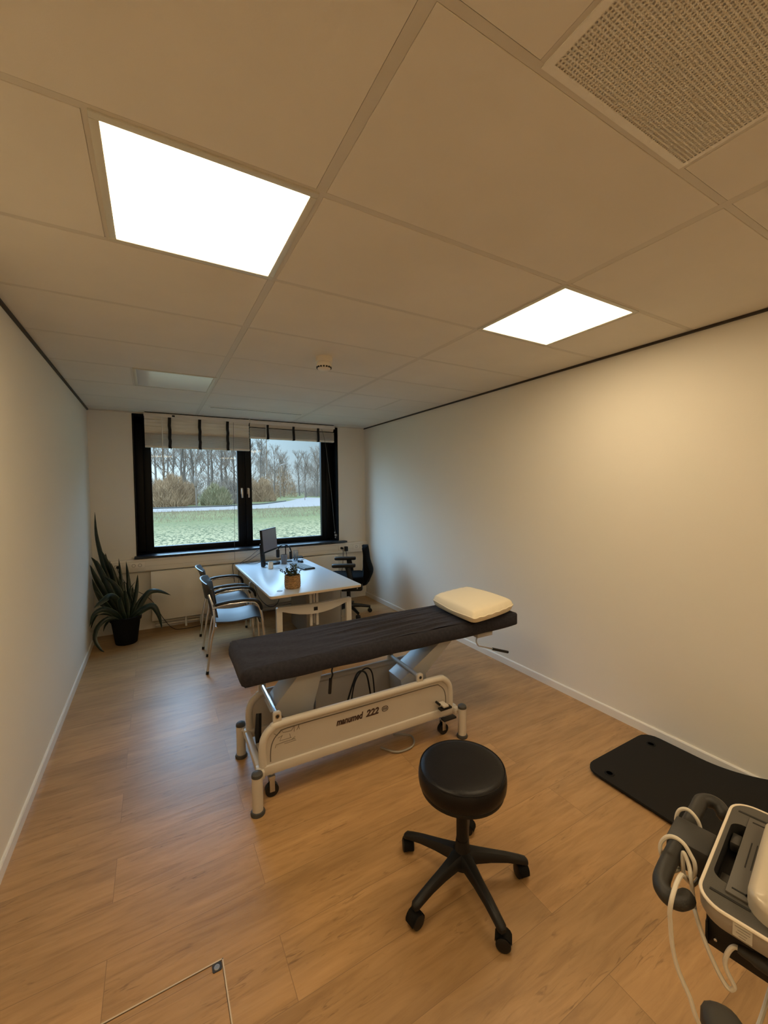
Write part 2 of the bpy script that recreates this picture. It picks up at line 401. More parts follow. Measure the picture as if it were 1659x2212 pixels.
# perforated air panel
t = Thing('ceiling_vent', 'perforated square metal air panel in the ceiling, top right', 'vent', (1.704, .35, 2.6))
x0, x1, y0, y1 = 1.406, 2.002, .0515, .6475; bx0, bx1, by0, by1 = x0 + .020, x1 - .012, y0 + .02, y1 - .018
mb = MB(); mb.box((x0, y0, 2.599), (bx0, y1, 2.611)); mb.box((bx1, y0, 2.599), (x1, y1, 2.611)); mb.box((bx0, y0, 2.599), (bx1, by0, 2.611)); mb.box((bx0, by1, 2.599), (bx1, y1, 2.611))
t.part('border', mb, WHITE)
nh = 60; mb = MB(); px = (bx1 - bx0) / nh; py = (by1 - by0) / nh; hw = .29
vs = []; fs = []
xs = []; ys = []
for i in range(nh):
    xs += [bx0 + px * (i + .5 - hw), bx0 + px * (i + .5 + hw)]; ys += [by0 + py * (i + .5 - hw), by0 + py * (i + .5 + hw)]
xs = [bx0] + xs + [bx1]; ys = [by0] + ys + [by1]; k = len(xs)
vs = [(x, y, 2.599) for x in xs for y in ys]
fs = [(i * k + j, i * k + j + 1, (i + 1) * k + j + 1, (i + 1) * k + j) for i in range(k - 1) for j in range(k - 1) if not (i % 2 == 1 and j % 2 == 1)]
mb.add(vs, fs); t.part('perforated_sheet', mb, mat('vent_sheet', (.70, .66, .57), .5), smooth=0)
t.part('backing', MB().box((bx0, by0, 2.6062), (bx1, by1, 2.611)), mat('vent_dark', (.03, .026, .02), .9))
# slot vent
t = Thing('slot_vent', 'long narrow slot air vent in the ceiling above the blinds', 'vent', (1.73, 4.95, 2.6))
mb = MB().box((1.19, 4.90, 2.5965), (2.27, 4.925, 2.601), .001); mb.box((1.19, 4.985, 2.5965), (2.27, 5.01, 2.601), .001); mb.box((1.19, 4.925, 2.5965), (1.205, 4.985, 2.601)); mb.box((2.255, 4.925, 2.5965), (2.27, 4.985, 2.601)); mb.box((1.2, 4.95, 2.5965), (2.26, 4.962, 2.601))
t.part('frame', mb, WHITE); t.part('slot', MB().box((1.2, 4.925, 2.5985), (2.26, 4.985, 2.6005)), mat('slot_shade', (.22, .20, .17), .8))
# smoke detector
t = Thing('smoke_detector', 'round white smoke detector hanging from the ceiling', 'smoke detector', (1.702, 2.75, 2.6))
c = (1.702, 2.75, 0); SM = mat('detector_plastic', (.76, .71, .62), .4)
t.part('base', MB().lathe([(0, 2.604), (.058, 2.604), (.060, 2.59), (.060, 2.565), (.054, 2.562), (0, 2.562)], c, 40), SM)
hd = t.part('head', MB().lathe([(0, 2.563), (.047, 2.563), (.052, 2.555), (.052, 2.532), (.044, 2.518), (.030, 2.508), (0, 2.505)], c, 40), SM)
mb = MB()
for k in range(16):
    a = 2 * PI * k / 16; M = Matrix.Translation(Vector((1.702, 2.75, 2.526))) @ Matrix.Rotation(a, 4, 'Z'); mb.box((.0455, -.006, -.004), (.0535, .006, .006), M=M)
t.part('grille', mb, BLK, hd)

# ------------------------------------------------------------------ blinds
def blind(label, x0, x1, zs_open, zst, zb, tapes, wandx, wz, cordfn, vz=2.548):
    t = Thing('venetian_blind', label, 'blind', ((x0 + x1) / 2, 5.6, 2.585), group='wooden venetian blinds')
    t.part('valance', MB().box((x0, 5.545, vz), (x1, 5.558, 2.587), .002), BLIND)
    t.part('head_rail', MB().box((x0 + .01, 5.56, 2.552), (x1 - .01, 5.615, 2.598)), BLK)
    mb = MB()
    for z in zs_open:   # tilted slats
        M = Matrix.Translation(Vector(((x0 + x1) / 2, 5.592, z))) @ Matrix.Rotation(math.radians(-62), 4, 'X')
        mb.box((-(x1 - x0) / 2 + .004, -.025, -.0014), ((x1 - x0) / 2 - .004, .025, .0014), .001, 1, M)
    z = zb + .026
    while z < zst:
        e = random.uniform(-.0015, .0015); mb.box((x0 + .004, 5.566 + e, z), (x1 - .004, 5.616 + e, z + .0036), .0012, 1); z += .0078
    t.part('slats', mb, BLIND)
    t.part('bottom_rail', MB().box((x0 + .004, 5.564, zb), (x1 - .004, 5.618, zb + .022), .004), BLIND)
    for x in tapes:
        w = .017; P = []
        for i, z in enumerate([2.552, 2.5, 2.45, 2.40, 2.35, 2.3, 2.27, 2.24, 2.2, zb]):
            if z < zb: continue
            dx = .003 * math.sin(i * 2.1 + x); P.append([(x - w + dx, 5.556 - .004 * (i % 2), z), (x + w + dx, 5.556 - .004 * (i % 2), z)])
        P.append([(x - w, 5.556, zb - .002), (x + w, 5.556, zb - .002)]); P.append([(x - w, 5.60, zb - .003), (x + w, 5.60, zb - .003)])
        mb = MB().grid(P); t.part('ladder_tape', mb, TAPE)
    t.part('tilt_wand', MB().cyl((wandx, 5.545, 2.545), (wandx - .004, 5.54, wz), .0048, 8), WHITE)
    t.part('pull_cord', MB().tube(cr(cordfn, 20), .0022, 6), mat('cord_grey', (.10, .09, .075), .8))
    return t
blind('left wooden blind over the left window pane, hanging lower', .551, 1.749, [2.53 - .040 * i for i in range(5)], 2.358, 2.185, (.816, 1.147, 1.473), .738, 1.812,
      [(1.546, 5.555, 2.54), (1.538, 5.545, 2.1), (1.53, 5.545, 1.5), (1.52, 5.545, .95), (1.519, 5.54, .76)])
blind('right wooden blind over the right window pane, drawn up higher', 1.752, 2.944, [2.528], 2.492, 2.352, (1.979, 2.335, 2.693), 1.957, 1.816,
      [(2.745, 5.553, 2.53), (2.80, 5.55, 2.3), (2.90, 5.60, 1.6), (2.955, 5.64, 1.12), (2.985, 5.645, 1.0), (2.99, 5.635, .93)], 2.54)
mb = MB().box((.845, 5.538, 2.556), (.875, 5.5455, 2.574), .001)
single('valance_clip', mb, BLK, 'small black clip on the valance of the left blind', 'clip')
t = Thing('cord_cleat', 'small knobs of a blind cord cleat low on the black right reveal', 'cleat', (3.005, 5.69, .97))
mb = MB()
for z, x in ((1.02, 2.985), (.975, 2.99), (.94, 2.992)): mb.lathe([(0, -.009), (.008, -.006), (.009, 0), (.008, .006), (0, .009)], (x, 5.70, z), 10)
mb.cyl((2.992, 5.70, .93), (2.985, 5.70, 1.03), .003, 6); mb.box((2.99, 5.685, .96), (3.019, 5.715, .99), .002); t.part('knobs', mb, STEEL)

# ------------------------------------------------------------------ wall duct, sockets, radiator
t = Thing('cable_trunking', 'cream wall duct with sockets running under the window sill', 'cable duct', (1.75, YB, .72))
t.part('body', MB().prism([(YB, .716), (YB - .058, .716), (YB - .062, .722), (YB - .062, .858), (YB - .058, .864), (YB, .864)], .105, W - .003, 'x'), DUCT)
t.part('lid_seam', MB().box((.105, YB - .0635, .775), (W - .004, YB - .0615, .7765)).box((.105, YB - .0635, .835), (W - .004, YB - .0615, .8365)), mat('seam', (.42, .38, .31), .6))
def socket(xc, w, n, z=.795):
    p = t.part('socket_plate', MB().box((xc - w / 2, YB - .071, z - .034), (xc + w / 2, YB - .0615, z + .034), .003), SOCK)
    for k in range(n):
        x = xc + (k - (n - 1) / 2) * .064; M = Matrix.Rotation(PI / 2, 4, 'X')
        mb = MB().lathe([(.0195, -.002), (.0195, .001), (.017, .001), (.015, -.0005), (0, -.0005)], (x, YB - .0712, z), 24, M)
        t.part('socket_well', mb, mat('socket_well', (.30, .27, .22), .5), p)
socket(.225, .10, 1); socket(.43, .17, 2); socket(3.07, .15, 2, .79); socket(3.285, .10, 1)
def plug(name, label, p, box, cable):
    q = Thing(name, label, 'plug', p)
    mb = MB(); x, y, z = p
    if box: mb.box((x - .02, y - .055, z - .04), (x + .02, y, z + .03), .004)
    else: mb.lathe([(0, .04), (.012, .04), (.016, .02), (.019, .006), (.019, 0), (0, 0)], p, 16, Matrix.Rotation(PI / 2, 4, 'X'))
    q.part('plug_body', mb, BLK); q.part('cable', MB().tube(cr(cable, 40), .0035, 6), BLK); return q
plug('power_plug', 'black plug in the wall socket beside the potted plant', (.245, 5.586, .793), False,
     [(.245, 5.55, .79), (.25, 5.535, .75), (.29, 5.53, .66), (.36, 5.53, .55), (.50, 5.52, .45), (.60, 5.50, .33), (.68, 5.44, .17), (.78, 5.40, .04), (.90, 5.42, .008), (1.15, 5.45, .008), (1.45, 5.46, .008)])
plug('power_plug', 'black round plug in the wall socket left of the black adapter', (3.043, 5.586, .79), False,
     [(3.043, 5.55, .787), (3.043, 5.535, .74), (3.04, 5.53, .66), (3.02, 5.52, .5), (2.95, 5.50, .35), (2.8, 5.45, .25)])
plug('power_adapter', 'black box adapter plugged in beside the office chair', (3.103, 5.586, .785), True,
     [(3.103, 5.56, .745), (3.105, 5.545, .68), (3.10, 5.53, .56), (3.08, 5.51, .45), (3.06, 5.49, .3)])
t = Thing('radiator', 'long cream panel radiator under the window', 'radiator', (1.76, 5.56, .12))
t.part('front_panel', MB().box((.568, 5.515, .125), (2.955, 5.53, .708), .005), RAD)
t.part('top_grille', MB().box((.572, 5.53, .694), (2.95, 5.594, .7105), .002), RAD)
t.part('end_panel', MB().box((.570, 5.53, .13), (.578, 5.592, .705), .002), RAD); t.part('end_panel', MB().box((2.944, 5.53, .13), (2.953, 5.592, .705), .002), RAD)
for x in (1.0, 1.6, 2.3): t.part('bracket', MB().box((x - .01, 5.57, .15), (x + .01, YB - .002, .6)), RAD)
for x in (.93, 1.10): t.part('foot_pipe', MB().tube([(x, 5.56, .0), (x, 5.56, .135)], .0125, 12), WHITE)
mb = MB().tube([(.60, 5.60, .085), (1.30, 5.60, .085), (2.9, 5.60, .085)], .011, 10); mb.tube([(.60, 5.61, .045), (2.9, 5.61, .045)], .011, 10); t.part('pipes', mb, RAD)

# ------------------------------------------------------------------ snake plant
t = Thing('potted_plant', 'tall snake plant in a black pot in the corner under the window', 'plant', (.32, 5.27, 0))
pc = (.32, 5.27, 0)
t.part('pot', MB().lathe([(0, .0), (.098, 0), (.104, .006), (.138, .255), (.150, .258), (.154, .30), (.148, .305), (.140, .30), (.134, .26), (.128, .27), (0, .27)], pc, 40), BLKS)
t.part('soil', MB().lathe([(0, .285), (.10, .283), (.139, .279), (.139, .262), (0, .262)], pc, 24), mat('soil', (.02, .013, .009), .95, var=.4, vscale=60))
SN = leaf_mat('snake_leaf', (.005, .012, .0065), (.0095, .021, .0095), (.10, .12, .07))
leaves = [  # points, width
    ([(.27, 5.33, .28), (.17, 5.40, .62), (.10, 5.43, .95), (.062, 5.45, 1.20), (.058, 5.47, 1.445)], .055),
    ([(.29, 5.33, .28), (.24, 5.38, .55), (.17, 5.40, .82), (.105, 5.40, 1.03)], .085),
    ([(.26, 5.33, .28), (.16, 5.38, .6), (.07, 5.40, .85), (.02, 5.38, .96)], .07),
    ([(.25, 5.30, .28), (.15, 5.32, .52), (.06, 5.33, .72), (.012, 5.33, .885)], .075),
    ([(.28, 5.30, .28), (.18, 5.31, .55), (.12, 5.31, .76), (.075, 5.31, .93)], .08),
    ([(.30, 5.26, .28), (.28, 5.26, .50), (.22, 5.26, .66), (.14, 5.26, .76)], .075),
    ([(.29, 5.24, .28), (.25, 5.20, .48), (.19, 5.15, .565), (.11, 5.09, .52), (.06, 5.06, .475)], .062),
    ([(.28, 5.20, .28), (.22, 5.15, .38), (.13, 5.12, .44), (.05, 5.10, .40), (.015, 5.09, .28)], .05),
    ([(.27, 5.20, .28), (.17, 5.16, .36), (.07, 5.13, .37), (.02, 5.12, .25)], .045),
    ([(.26, 5.18, .28), (.17, 5.14, .33), (.08, 5.11, .27), (.05, 5.08, .15), (.10, 5.04, .05), (.14, 5.02, .018)], .042),
    ([(.27, 5.20, .28), (.20, 5.22, .31), (.14, 5.24, .24), (.115, 5.23, .17)], .03),
    ([(.33, 5.22, .27), (.335, 5.20, .42), (.325, 5.19, .56), (.33, 5.18, .60)], .05),
    ([(.315, 5.20, .27), (.285, 5.17, .40), (.275, 5.15, .50), (.30, 5.14, .54)], .055),
    ([(.35, 5.25, .27), (.40, 5.27, .44), (.43, 5.29, .60), (.445, 5.30, .74)], .05),
    ([(.36, 5.25, .27), (.39, 5.28, .40), (.36, 5.30, .56), (.42, 5.32, .66)], .022),
    ([(.37, 5.25, .28), (.40, 5.24, .36), (.45, 5.24, .46), (.51, 5.24, .535)], .028),
    ([(.37, 5.22, .28), (.47, 5.19, .36), (.57, 5.16, .40), (.63, 5.14, .30), (.665, 5.13, .13)], .062),
    ([(.38, 5.24, .28), (.46, 5.25, .42), (.54, 5.26, .535), (.64, 5.27, .535), (.765, 5.28, .465)], .058),
    ([(.36, 5.22, .28), (.42, 5.20, .34), (.47, 5.2, .37), (.51, 5.2, .355)], .035),
    ([(.33, 5.30, .28), (.35, 5.35, .48), (.34, 5.38, .62), (.35, 5.40, .72)], .04),
    ([(.22, 5.30, .28), (.12, 5.30, .45), (.06, 5.30, .60), (.03, 5.29, .74)], .065),
    ([(.24, 5.26, .28), (.16, 5.24, .42), (.10, 5.22, .54), (.06, 5.2, .63)], .06),
    ([(.27, 5.35, .28), (.21, 5.42, .56), (.15, 5.46, .80), (.14, 5.48, .98)], .07)]
mb = MB(); rn = random.Random(2)
for k in range(16):
    bx, by = .32 + rn.uniform(-.08, .06), 5.27 + rn.uniform(-.02, .09); tx = max(.02, bx + rn.uniform(-.26, .05)); h = rn.uniform(.45, .92); ty = min(5.5, by + rn.uniform(-.02, .14))
    leaves.append(([(bx, by, .27), (bx + (tx - bx) * .35, by + (ty - by) * .4, .27 + (h - .27) * .45), (tx, ty, h)], rn.uniform(.035, .06)))
for p, w in leaves:
    if len(p) == 4 or p[-1][2] > .5: mb.blade(p, w, (.83, -.35, .2), .22)
    else: mb.blade(p, w * 1.15, None, .3, flat=(rn.uniform(-.4, .4), -.9, rn.uniform(.0, .5)))
t.part('foliage', mb, SN, smooth=60)

# ------------------------------------------------------------------ visitor chairs
SEATM = mat('chair_shell', (.024, .028, .034), .40, spec=.9)
def visitor_chair(loc, rz, label):
    t = Thing('visitor_chair', label, 'chair', loc, rz, 'black visitor chairs beside the desk', world=False)
    P = []   # seat shell, x forward
    def zs(x): return .452 - .014 * math.cos((x + .02) / .44 * PI * 2) * .6 - (.03 * max(0, (x - .17) / .06) ** 2)
    nx, ny = 14, 12; top = []; bot = []
    for i in range(nx + 1):
        x = -.20 + .43 * i / nx; w = .225 - .02 * (i / nx) ** 3
        row = []
        for j in range(ny + 1):
            y = -w + 2 * w * j / ny; e = abs(2 * j / ny - 1)
            row.append((x - .012 * e ** 4, y, zs(x) + .016 * e ** 3))
        top.append(row); bot.append([(a, b, c - .012) for a, b, c in row])
    mb = MB().grid(top).grid(bot)
    rim = [top[i][0] for i in range(nx + 1)] + top[nx][1:] + [top[i][ny] for i in range(nx - 1, -1, -1)] + top[0][ny - 1:0:-1]
    rb = [(a, b, c - .012) for a, b, c in rim]; mb.grid([rim + rim[:1], rb + rb[:1]])
    t.part('seat', mb, SEATM, smooth=50)
    top = []; bot = []
    for i in range(nx + 1):   # backrest, concave, flared at the top
        u = i / nx; z = .50 + .345 * u; w = .19 + .035 * u
        row = []
        for j in range(ny + 1):
            e = 2 * j / ny - 1; x = -.225 - .055 * u - .05 * max(0, u - .72) ** 1.5 * 4 + .055 * e * e
            row.append((x, w * e, z - .02 * e * e * (u > .85)))
        top.append(row); bot.append([(a - .011, b, c) for a, b, c in row])
    mb = MB().grid(top).grid(bot)
    rim = [top[i][0] for i in range(nx + 1)] + top[nx][1:] + [top[i][ny] for i in range(nx - 1, -1, -1)] + top[0][ny - 1:0:-1]
    rb = [(a - .011, b, c) for a, b, c in rim]; mb.grid([rim + rim[:1], rb + rb[:1]])
    t.part('backrest', mb, SEATM, smooth=50)
    for s in (-1, 1):
        y = s * .262
        t.part('rear_leg', MB().tube(cr([(-.275, s * .215, .012), (-.235, s * .225, .30), (-.205, s * .235, .45), (-.21, s * .22, .60), (-.245, s * .185, .72)], 16), .0105, 10), CHROME)
        t.part('front_leg', MB().tube(cr([(.235, y, .012), (.225, y, .28), (.205, y, .50), (.17, y, .60), (.12, y, .635), (.0, y, .636), (-.12, y, .632), (-.215, s * .235, .60)], 26), .0105, 10), CHROME)
        ap = cr([(.205, y, .545), (.192, y, .60), (.155, y, .638), (.09, y, .652), (.0, y, .654), (-.10, y, .650), (-.195, s * .245, .632)], 24)
        t.part('armrest', MB().tube(ap, [.013, .016] + [.0195] * (len(ap) - 4) + [.016, .013], 10, flat=.8), BLK)
        t.part('foot_cap', MB().cyl((-.276, s * .215, 0), (-.273, s * .215, .028), .0135, 10), BLK); t.part('foot_cap', MB().cyl((.236, y, 0), (.234, y, .028), .0135, 10), BLK)
    t.part('cross_bar', MB().tube([(-.19, -.238, .425), (-.19, .238, .425)], .010, 8), CHROME); t.part('cross_bar', MB().tube([(.19, -.262, .42), (.19, .262, .42)], .010, 8), CHROME)
    return t
visitor_chair((1.30, 4.15, 0), math.radians(-6), 'black visitor chair on chrome legs beside the desk, nearer the couch')
visitor_chair((1.315, 4.83, 0), math.radians(-2), 'black visitor chair on chrome legs beside the desk, nearer the window')

# ------------------------------------------------------------------ desk
DZ = .718
t = Thing('desk', 'white desk with pale edge standing in front of the window', 'desk', (1.95, 4.5, 0))
t.part('tabletop', MB().prism(rrect(1.505, 3.625, 2.41, 5.47, .035), DZ - .026, DZ - .0006, 'z', .004), DESK)
t.part('edge_band', MB().prism(rrect(1.503, 3.623, 2.412, 5.472, .036), DZ - .0235, DZ - .0045, 'z'), mat('beech_edge', (.62, .50, .36), .45))
t.part('grommet', MB().lathe([(0, DZ + .002), (.026, DZ + .002), (.029, DZ), (.029, DZ - .003), (0, DZ - .003)], (1.63, 3.79, 0), 24), mat('grommet', (.20, .20, .20), .4))
for yc in (3.86, 5.12):
    cx = 2.0; h = .545; mb = MB(); w = .39
    out = [(cx - w, 0), (cx - w + .055, 0), (cx - w + .055, h - .085)]
    for k in range(9): a = k / 8; out.append((cx - w + .055 + (w * 2 - .11) * a, h - .085 + .0 + .028 * -1 * math.sin(a * PI) + .04 * (abs(a - .5) * 2) ** 2))
    out += [(cx + w - .055, h - .085), (cx + w - .055, 0), (cx + w, 0), (cx + w, h - .012), (cx + w - .012, h), (cx, h - .015), (cx - w + .012, h), (cx - w, h - .012)]
    fr = t.part('leg_frame', mb.prism(out, yc - .022, yc + .022, 'y', .003), DESKF)
    for s in (-1, 1): t.part('upright', MB().box((cx + s * .032 - .013, yc + .024, .30), (cx + s * .032 + .013, yc + .05, .668), .003), DESKF, fr)
    t.part('slide_rod', MB().box((cx - .006, yc + .026, .32), (cx + .006, yc + .045, .66)), CHROME, fr)
    t.part('mount_plate', MB().box((cx - .022, yc - .026, h - .08), (cx + .018, yc - .0215, h - .045), .001), BLK, fr)
    t.part('top_bracket', MB().prism([(cx - .30, DZ - .027), (cx + .30, DZ - .027), (cx + .30, DZ - .04), (cx + .07, DZ - .06), (cx - .07, DZ - .06), (cx - .30, DZ - .04)], yc - .01, yc + .06, 'y', .002), DESKF, fr)
mb = MB().box((1.96, 3.92, .60), (2.04, 5.1, .65), .004); t.part('crossbeam', mb, DESKF)
t = Thing('drawer_pedestal', 'grey drawer pedestal under the white desk', 'drawer unit', (2.26, 4.55, 0))
t.part('carcass', MB().box((2.055, 4.30, .03), (2.465, 4.88, .535), .003), GREYP); t.part('top', MB().box((2.05, 4.295, .535), (2.47, 4.885, .552), .003), mat('pedestal_top', (.36, .34, .31), .5))
for k in range(3): d = t.part('drawer_front', MB().box((2.472, 4.31, .04 + k * .165), (2.482, 4.87, .195 + k * .165), .002), GREYP); t.part('handle', MB().box((2.482, 4.52, .15 + k * .165), (2.492, 4.66, .16 + k * .165), .002), STEEL, d)
for x in (2.1, 2.42):
    for y in (4.36, 4.82): t.part('glide', MB().cyl((x, y, 0), (x, y, .031), .02, 12), BLK)

# things on the desk
t = Thing('desk_plant', 'small green succulent in a woven basket on the desk', 'plant', (1.772, 3.85, DZ))
BASK = mat('seagrass', (.33, .19, .075), .85, var=.45, vscale=45, stretch=(1, 1, 3), bump=.5, bscale=120)
prof = [(0, DZ), (.068, DZ), (.076, DZ + .01)]
for k in range(12): z = .012 + k * .0095; prof.append((.076 + .0035 * (k % 2) - .004 * abs(k - 4) / 8, DZ + z))
prof += [(.073, DZ + .128), (.066, DZ + .128), (.064, DZ + .11), (0, DZ + .11)]
t.part('basket', MB().lathe(prof, (1.772, 3.85, 0), 36), BASK)
mb = MB(); rn = random.Random(3)
for k in range(26):
    a = rn.uniform(0, 2 * PI); tilt = rn.uniform(.1, 1.0); L = rn.uniform(.07, .125); b = Vector((1.772 + .035 * math.cos(a) * tilt, 3.85 + .035 * math.sin(a) * tilt, DZ + .105))
    d = Vector((math.cos(a) * math.sin(tilt * 1.1), math.sin(a) * math.sin(tilt * 1.1), math.cos(tilt * .95))).normalized(); e = b + d * L
    for q in range(9):
        p = b.lerp(e, .35 + .65 * q / 8); a2 = rn.uniform(0, 2 * PI); o = Vector((math.cos(a2), math.sin(a2), rn.uniform(.2, .9))).normalized(); l = rn.uniform(.022, .04)
        mb.blade([p, p + o * l * .55 + Vector((0, 0, .003)), p + o * l], rn.uniform(.011, .017), (-math.sin(a2), math.cos(a2), .1), .2, wf=lambda u: max(.05, math.sin(PI * (.12 + .86 * u))))
t.part('foliage', mb, leaf_mat('succulent_leaf', (.035, .055, .018), (.085, .10, .035), (.10, .115, .045)), smooth=60)

t = Thing('monitor', 'slim black computer monitor standing on the desk before the window', 'monitor', (1.93, 5.25, DZ))
A = Vector((1.775, 5.05, 0)); B = Vector((2.045, 5.42, 0)); ux = (B - A).normalized(); ln = (B - A).length; nx_ = Vector((ux.y, -ux.x, 0))
Mm = Matrix.Translation(A) @ Matrix(((ux.x, nx_.x, 0, 0), (ux.y, nx_.y, 0, 0), (0, 0, 1, 0), (0, 0, 0, 1)))   # x along screen, y = facing
tilt = Matrix.Translation(Vector((0, 0, .885))) @ Matrix.Rotation(math.radians(4), 4, 'X')
Mt = Mm @ tilt
t.part('housing', MB().box((0, -.028, 0), (ln, .0, .292), .005, M=Mt), BLK)
t.part('screen', MB().box((.012, -.001, .022), (ln - .012, .0012, .282), M=Mt), mat('screen_glass', (.24, .22, .245), .35, spec=.5))
mb = MB().box((.02, -.055, -.16), (.075, -.015, .12), .006, M=Mt); mb.box((.005, -.05, -.160), (.05, -.015, -.10), .004, M=Mt)
t.part('stand_neck', mb, BLK)
t.part('stand_base', MB().lathe([(0, DZ + .022), (.085, DZ + .022), (.10, DZ + .018), (.102, DZ + .006), (.10, DZ), (0, DZ)], (1.935, 5.27, 0), 36), mat('gloss_black', (.01, .01, .011), .08, spec=.8))
t.part('base_ring', MB().lathe([(.085, DZ + .0225), (.085, DZ + .026), (.099, DZ + .024), (.1, DZ + .019)], (1.935, 5.27, 0), 36), BLK)

def onz_box(name, label, cat, c, size, rz, m, r=.004, z=DZ):
    M = Matrix.Translation(Vector((c[0], c[1], 0))) @ Matrix.Rotation(rz, 4, 'Z')
    mb = MB().box((-size[0] / 2, -size[1] / 2, z), (size[0] / 2, size[1] / 2, z + size[2]), r, M=M); return mb
t = Thing('keyboard', 'black keyboard on the desk behind the succulent', 'keyboard', (2.19, 4.84, DZ))
kz = math.radians(97); c = (2.19, 4.84)
t.part('case', onz_box('', '', '', c, (.42, .145, .016), kz, BLK), BLK)
M = Matrix.Translation(Vector((c[0], c[1], 0))) @ Matrix.Rotation(kz, 4, 'Z'); mb = MB()
for i in range(5):
    for j in range(17): mb.box((-.202 + j * .0238, -.062 + i * .0245, DZ + .015), (-.202 + j * .0238 + .0205, -.062 + i * .0245 + .021, DZ + .021), .002, 1, M)
t.part('keys', mb, mat('key_plastic', (.05, .052, .058), .3))
def mouse(label, c, rz, m):
    M = Matrix.Translation(Vector((c[0], c[1], DZ))) @ Matrix.Rotation(rz, 4, 'Z'); mb = MB(); P = []
    for i in range(9):
        u = i / 8; x = -.055 + .11 * u; w = .033 * max(.05, math.sin(PI * (.06 + .88 * u))) ** .5; h = .036 * max(.05, math.sin(PI * (.08 + .84 * u * .9))) ** .7
        P.append([M @ Vector((x, w * math.cos(PI * k / 8), .001 + h * math.sin(PI * k / 8))) for k in range(9)])
    mb.grid(P); mb.f.append(tuple(range(9))); mb.f.append(tuple(72 + k for k in range(9)))
    return single('computer_mouse', mb, m, label, 'mouse', smooth=60)
mouse('black computer mouse beside the keyboard on the desk', (2.275, 5.17), 1.7, BLK)
single('mouse_pad', onz_box('', '', '', (2.31, 5.375), (.13, .10, .012), .2, BLK, .005), mat('pad_top', (.55, .57, .60), .3), 'pale thin pad behind the black mouse on the desk', 'pad')
t = Thing('desk_box', 'flat black box on the desk corner under the window', 'box', (2.385, 5.43, DZ))
t.part('case', onz_box('', '', '', (2.335, 5.455), (.13, .09, .03), -.25, BLK, .008, DZ + .013 - .013), BLK)
t = Thing('tumbler', 'grey tumbler on the desk beside the monitor base', 'cup', (2.065, 5.19, DZ))
t.part('body', MB().lathe([(0, DZ), (.033, DZ), (.036, DZ + .004), (.042, DZ + .115), (.040, DZ + .116), (.034, DZ + .01), (0, DZ + .008)], (2.065, 5.19, 0), 28), mat('grey_ceramic', (.17, .165, .17), .5))
t = Thing('candle', 'small cream candle on the desk in front of the monitor stand', 'candle', (1.83, 4.94, DZ))
t.part('wax', MB().lathe([(0, DZ), (.028, DZ), (.031, DZ + .004), (.031, DZ + .074), (.027, DZ + .08), (.022, DZ + .074), (0, DZ + .072)], (1.83, 4.94, 0), 28), mat('wax', (.80, .72, .60), .5))
t.part('wick', MB().cyl((1.83, 4.94, DZ + .07), (1.832, 4.94, DZ + .082), .0015, 6), BLK)
t = Thing('glass_jar', 'clear glass jar holding small things on the desk behind the tumbler', 'jar', (2.25, 5.30, DZ))
t.part('jar', MB().lathe([(0, DZ + .001), (.036, DZ + .001), (.04, DZ + .006), (.04, DZ + .12), (.034, DZ + .13), (.034, DZ + .145), (.031, DZ + .145), (.031, DZ + .13), (.037, DZ + .118), (.037, DZ + .008), (0, DZ + .006)], (2.25, 5.29, 0), 28), pane_mat('jar_glass', (.90, .93, .95), .05))
mb = MB(); rn = random.Random(5)
for k in range(12): a = rn.uniform(0, 6.28); mb.cyl((2.25 + .022 * math.cos(a), 5.29 + .022 * math.sin(a), DZ + .012), (2.25 + .024 * math.cos(a + .6), 5.29 + .024 * math.sin(a + .6), DZ + rn.uniform(.06, .12)), .004, 6)
t.part('contents', mb, mat('jar_sticks', (.22, .24, .27), .5))
# headset lying over its stand
t = Thing('desk_headset', 'black headset on its stand behind the grey tumbler on the desk', 'headset', (2.16, 5.30, DZ))
t.part('headband', MB().tube(cr([(2.02, 5.33, DZ + .16), (2.06, 5.33, DZ + .215), (2.12, 5.32, DZ + .225), (2.17, 5.30, DZ + .19), (2.19, 5.29, DZ + .13)], 22), .013, 8, flat=.6), BLK)
t.part('ear_pad', MB().box((2.165, 5.275, DZ + .03), (2.20, 5.305, DZ + .14), .012), BLK); t.part('ear_pad', MB().box((2.0, 5.31, DZ + .06), (2.045, 5.35, DZ + .17), .014), BLK)
t.part('stand', MB().box((2.10, 5.27, DZ), (2.20, 5.35, DZ + .012), .004).cyl((2.125, 5.325, DZ + .01), (2.125, 5.325, DZ + .215), .007, 10), BLK)
single('desk_cable', MB().tube(cr([(1.86, 5.30, .90), (1.78, 5.38, .84), (1.68, 5.44, .76), (1.60, 5.46, DZ + .012), (1.66, 5.40, DZ + .012), (1.76, 5.36, DZ + .03), (1.80, 5.30, DZ + .035), (1.72, 5.30, DZ + .014), (1.62, 5.38, DZ + .012), (1.55, 5.45, DZ + .012), (1.515, 5.478, DZ + .014), (1.490, 5.488, DZ + .006), (1.480, 5.490, .695), (1.480, 5.478, .66), (1.49, 5.42, .5)], 70), .0035, 6), BLK, 'black cables looping on the desk left of the monitor', 'cable')
single('desk_cable', MB().tube(cr([(1.87, 5.32, .93), (1.80, 5.40, .90), (1.70, 5.48, .80), (1.60, 5.486, .74), (1.56, 5.488, .68), (1.55, 5.485, .45)], 50), .003, 6), BLK, 'black cable dropping straight from the monitor back over the desk rear edge', 'cable')
single('hanging_cable', MB().tube(cr([(1.58, 4.70, .685), (1.56, 4.4, .55), (1.60, 4.1, .50), (1.66, 3.98, .56), (1.70, 4.05, .685)], 40), .0035, 6), BLK, 'dark cable sagging below the left edge of the desk', 'cable')

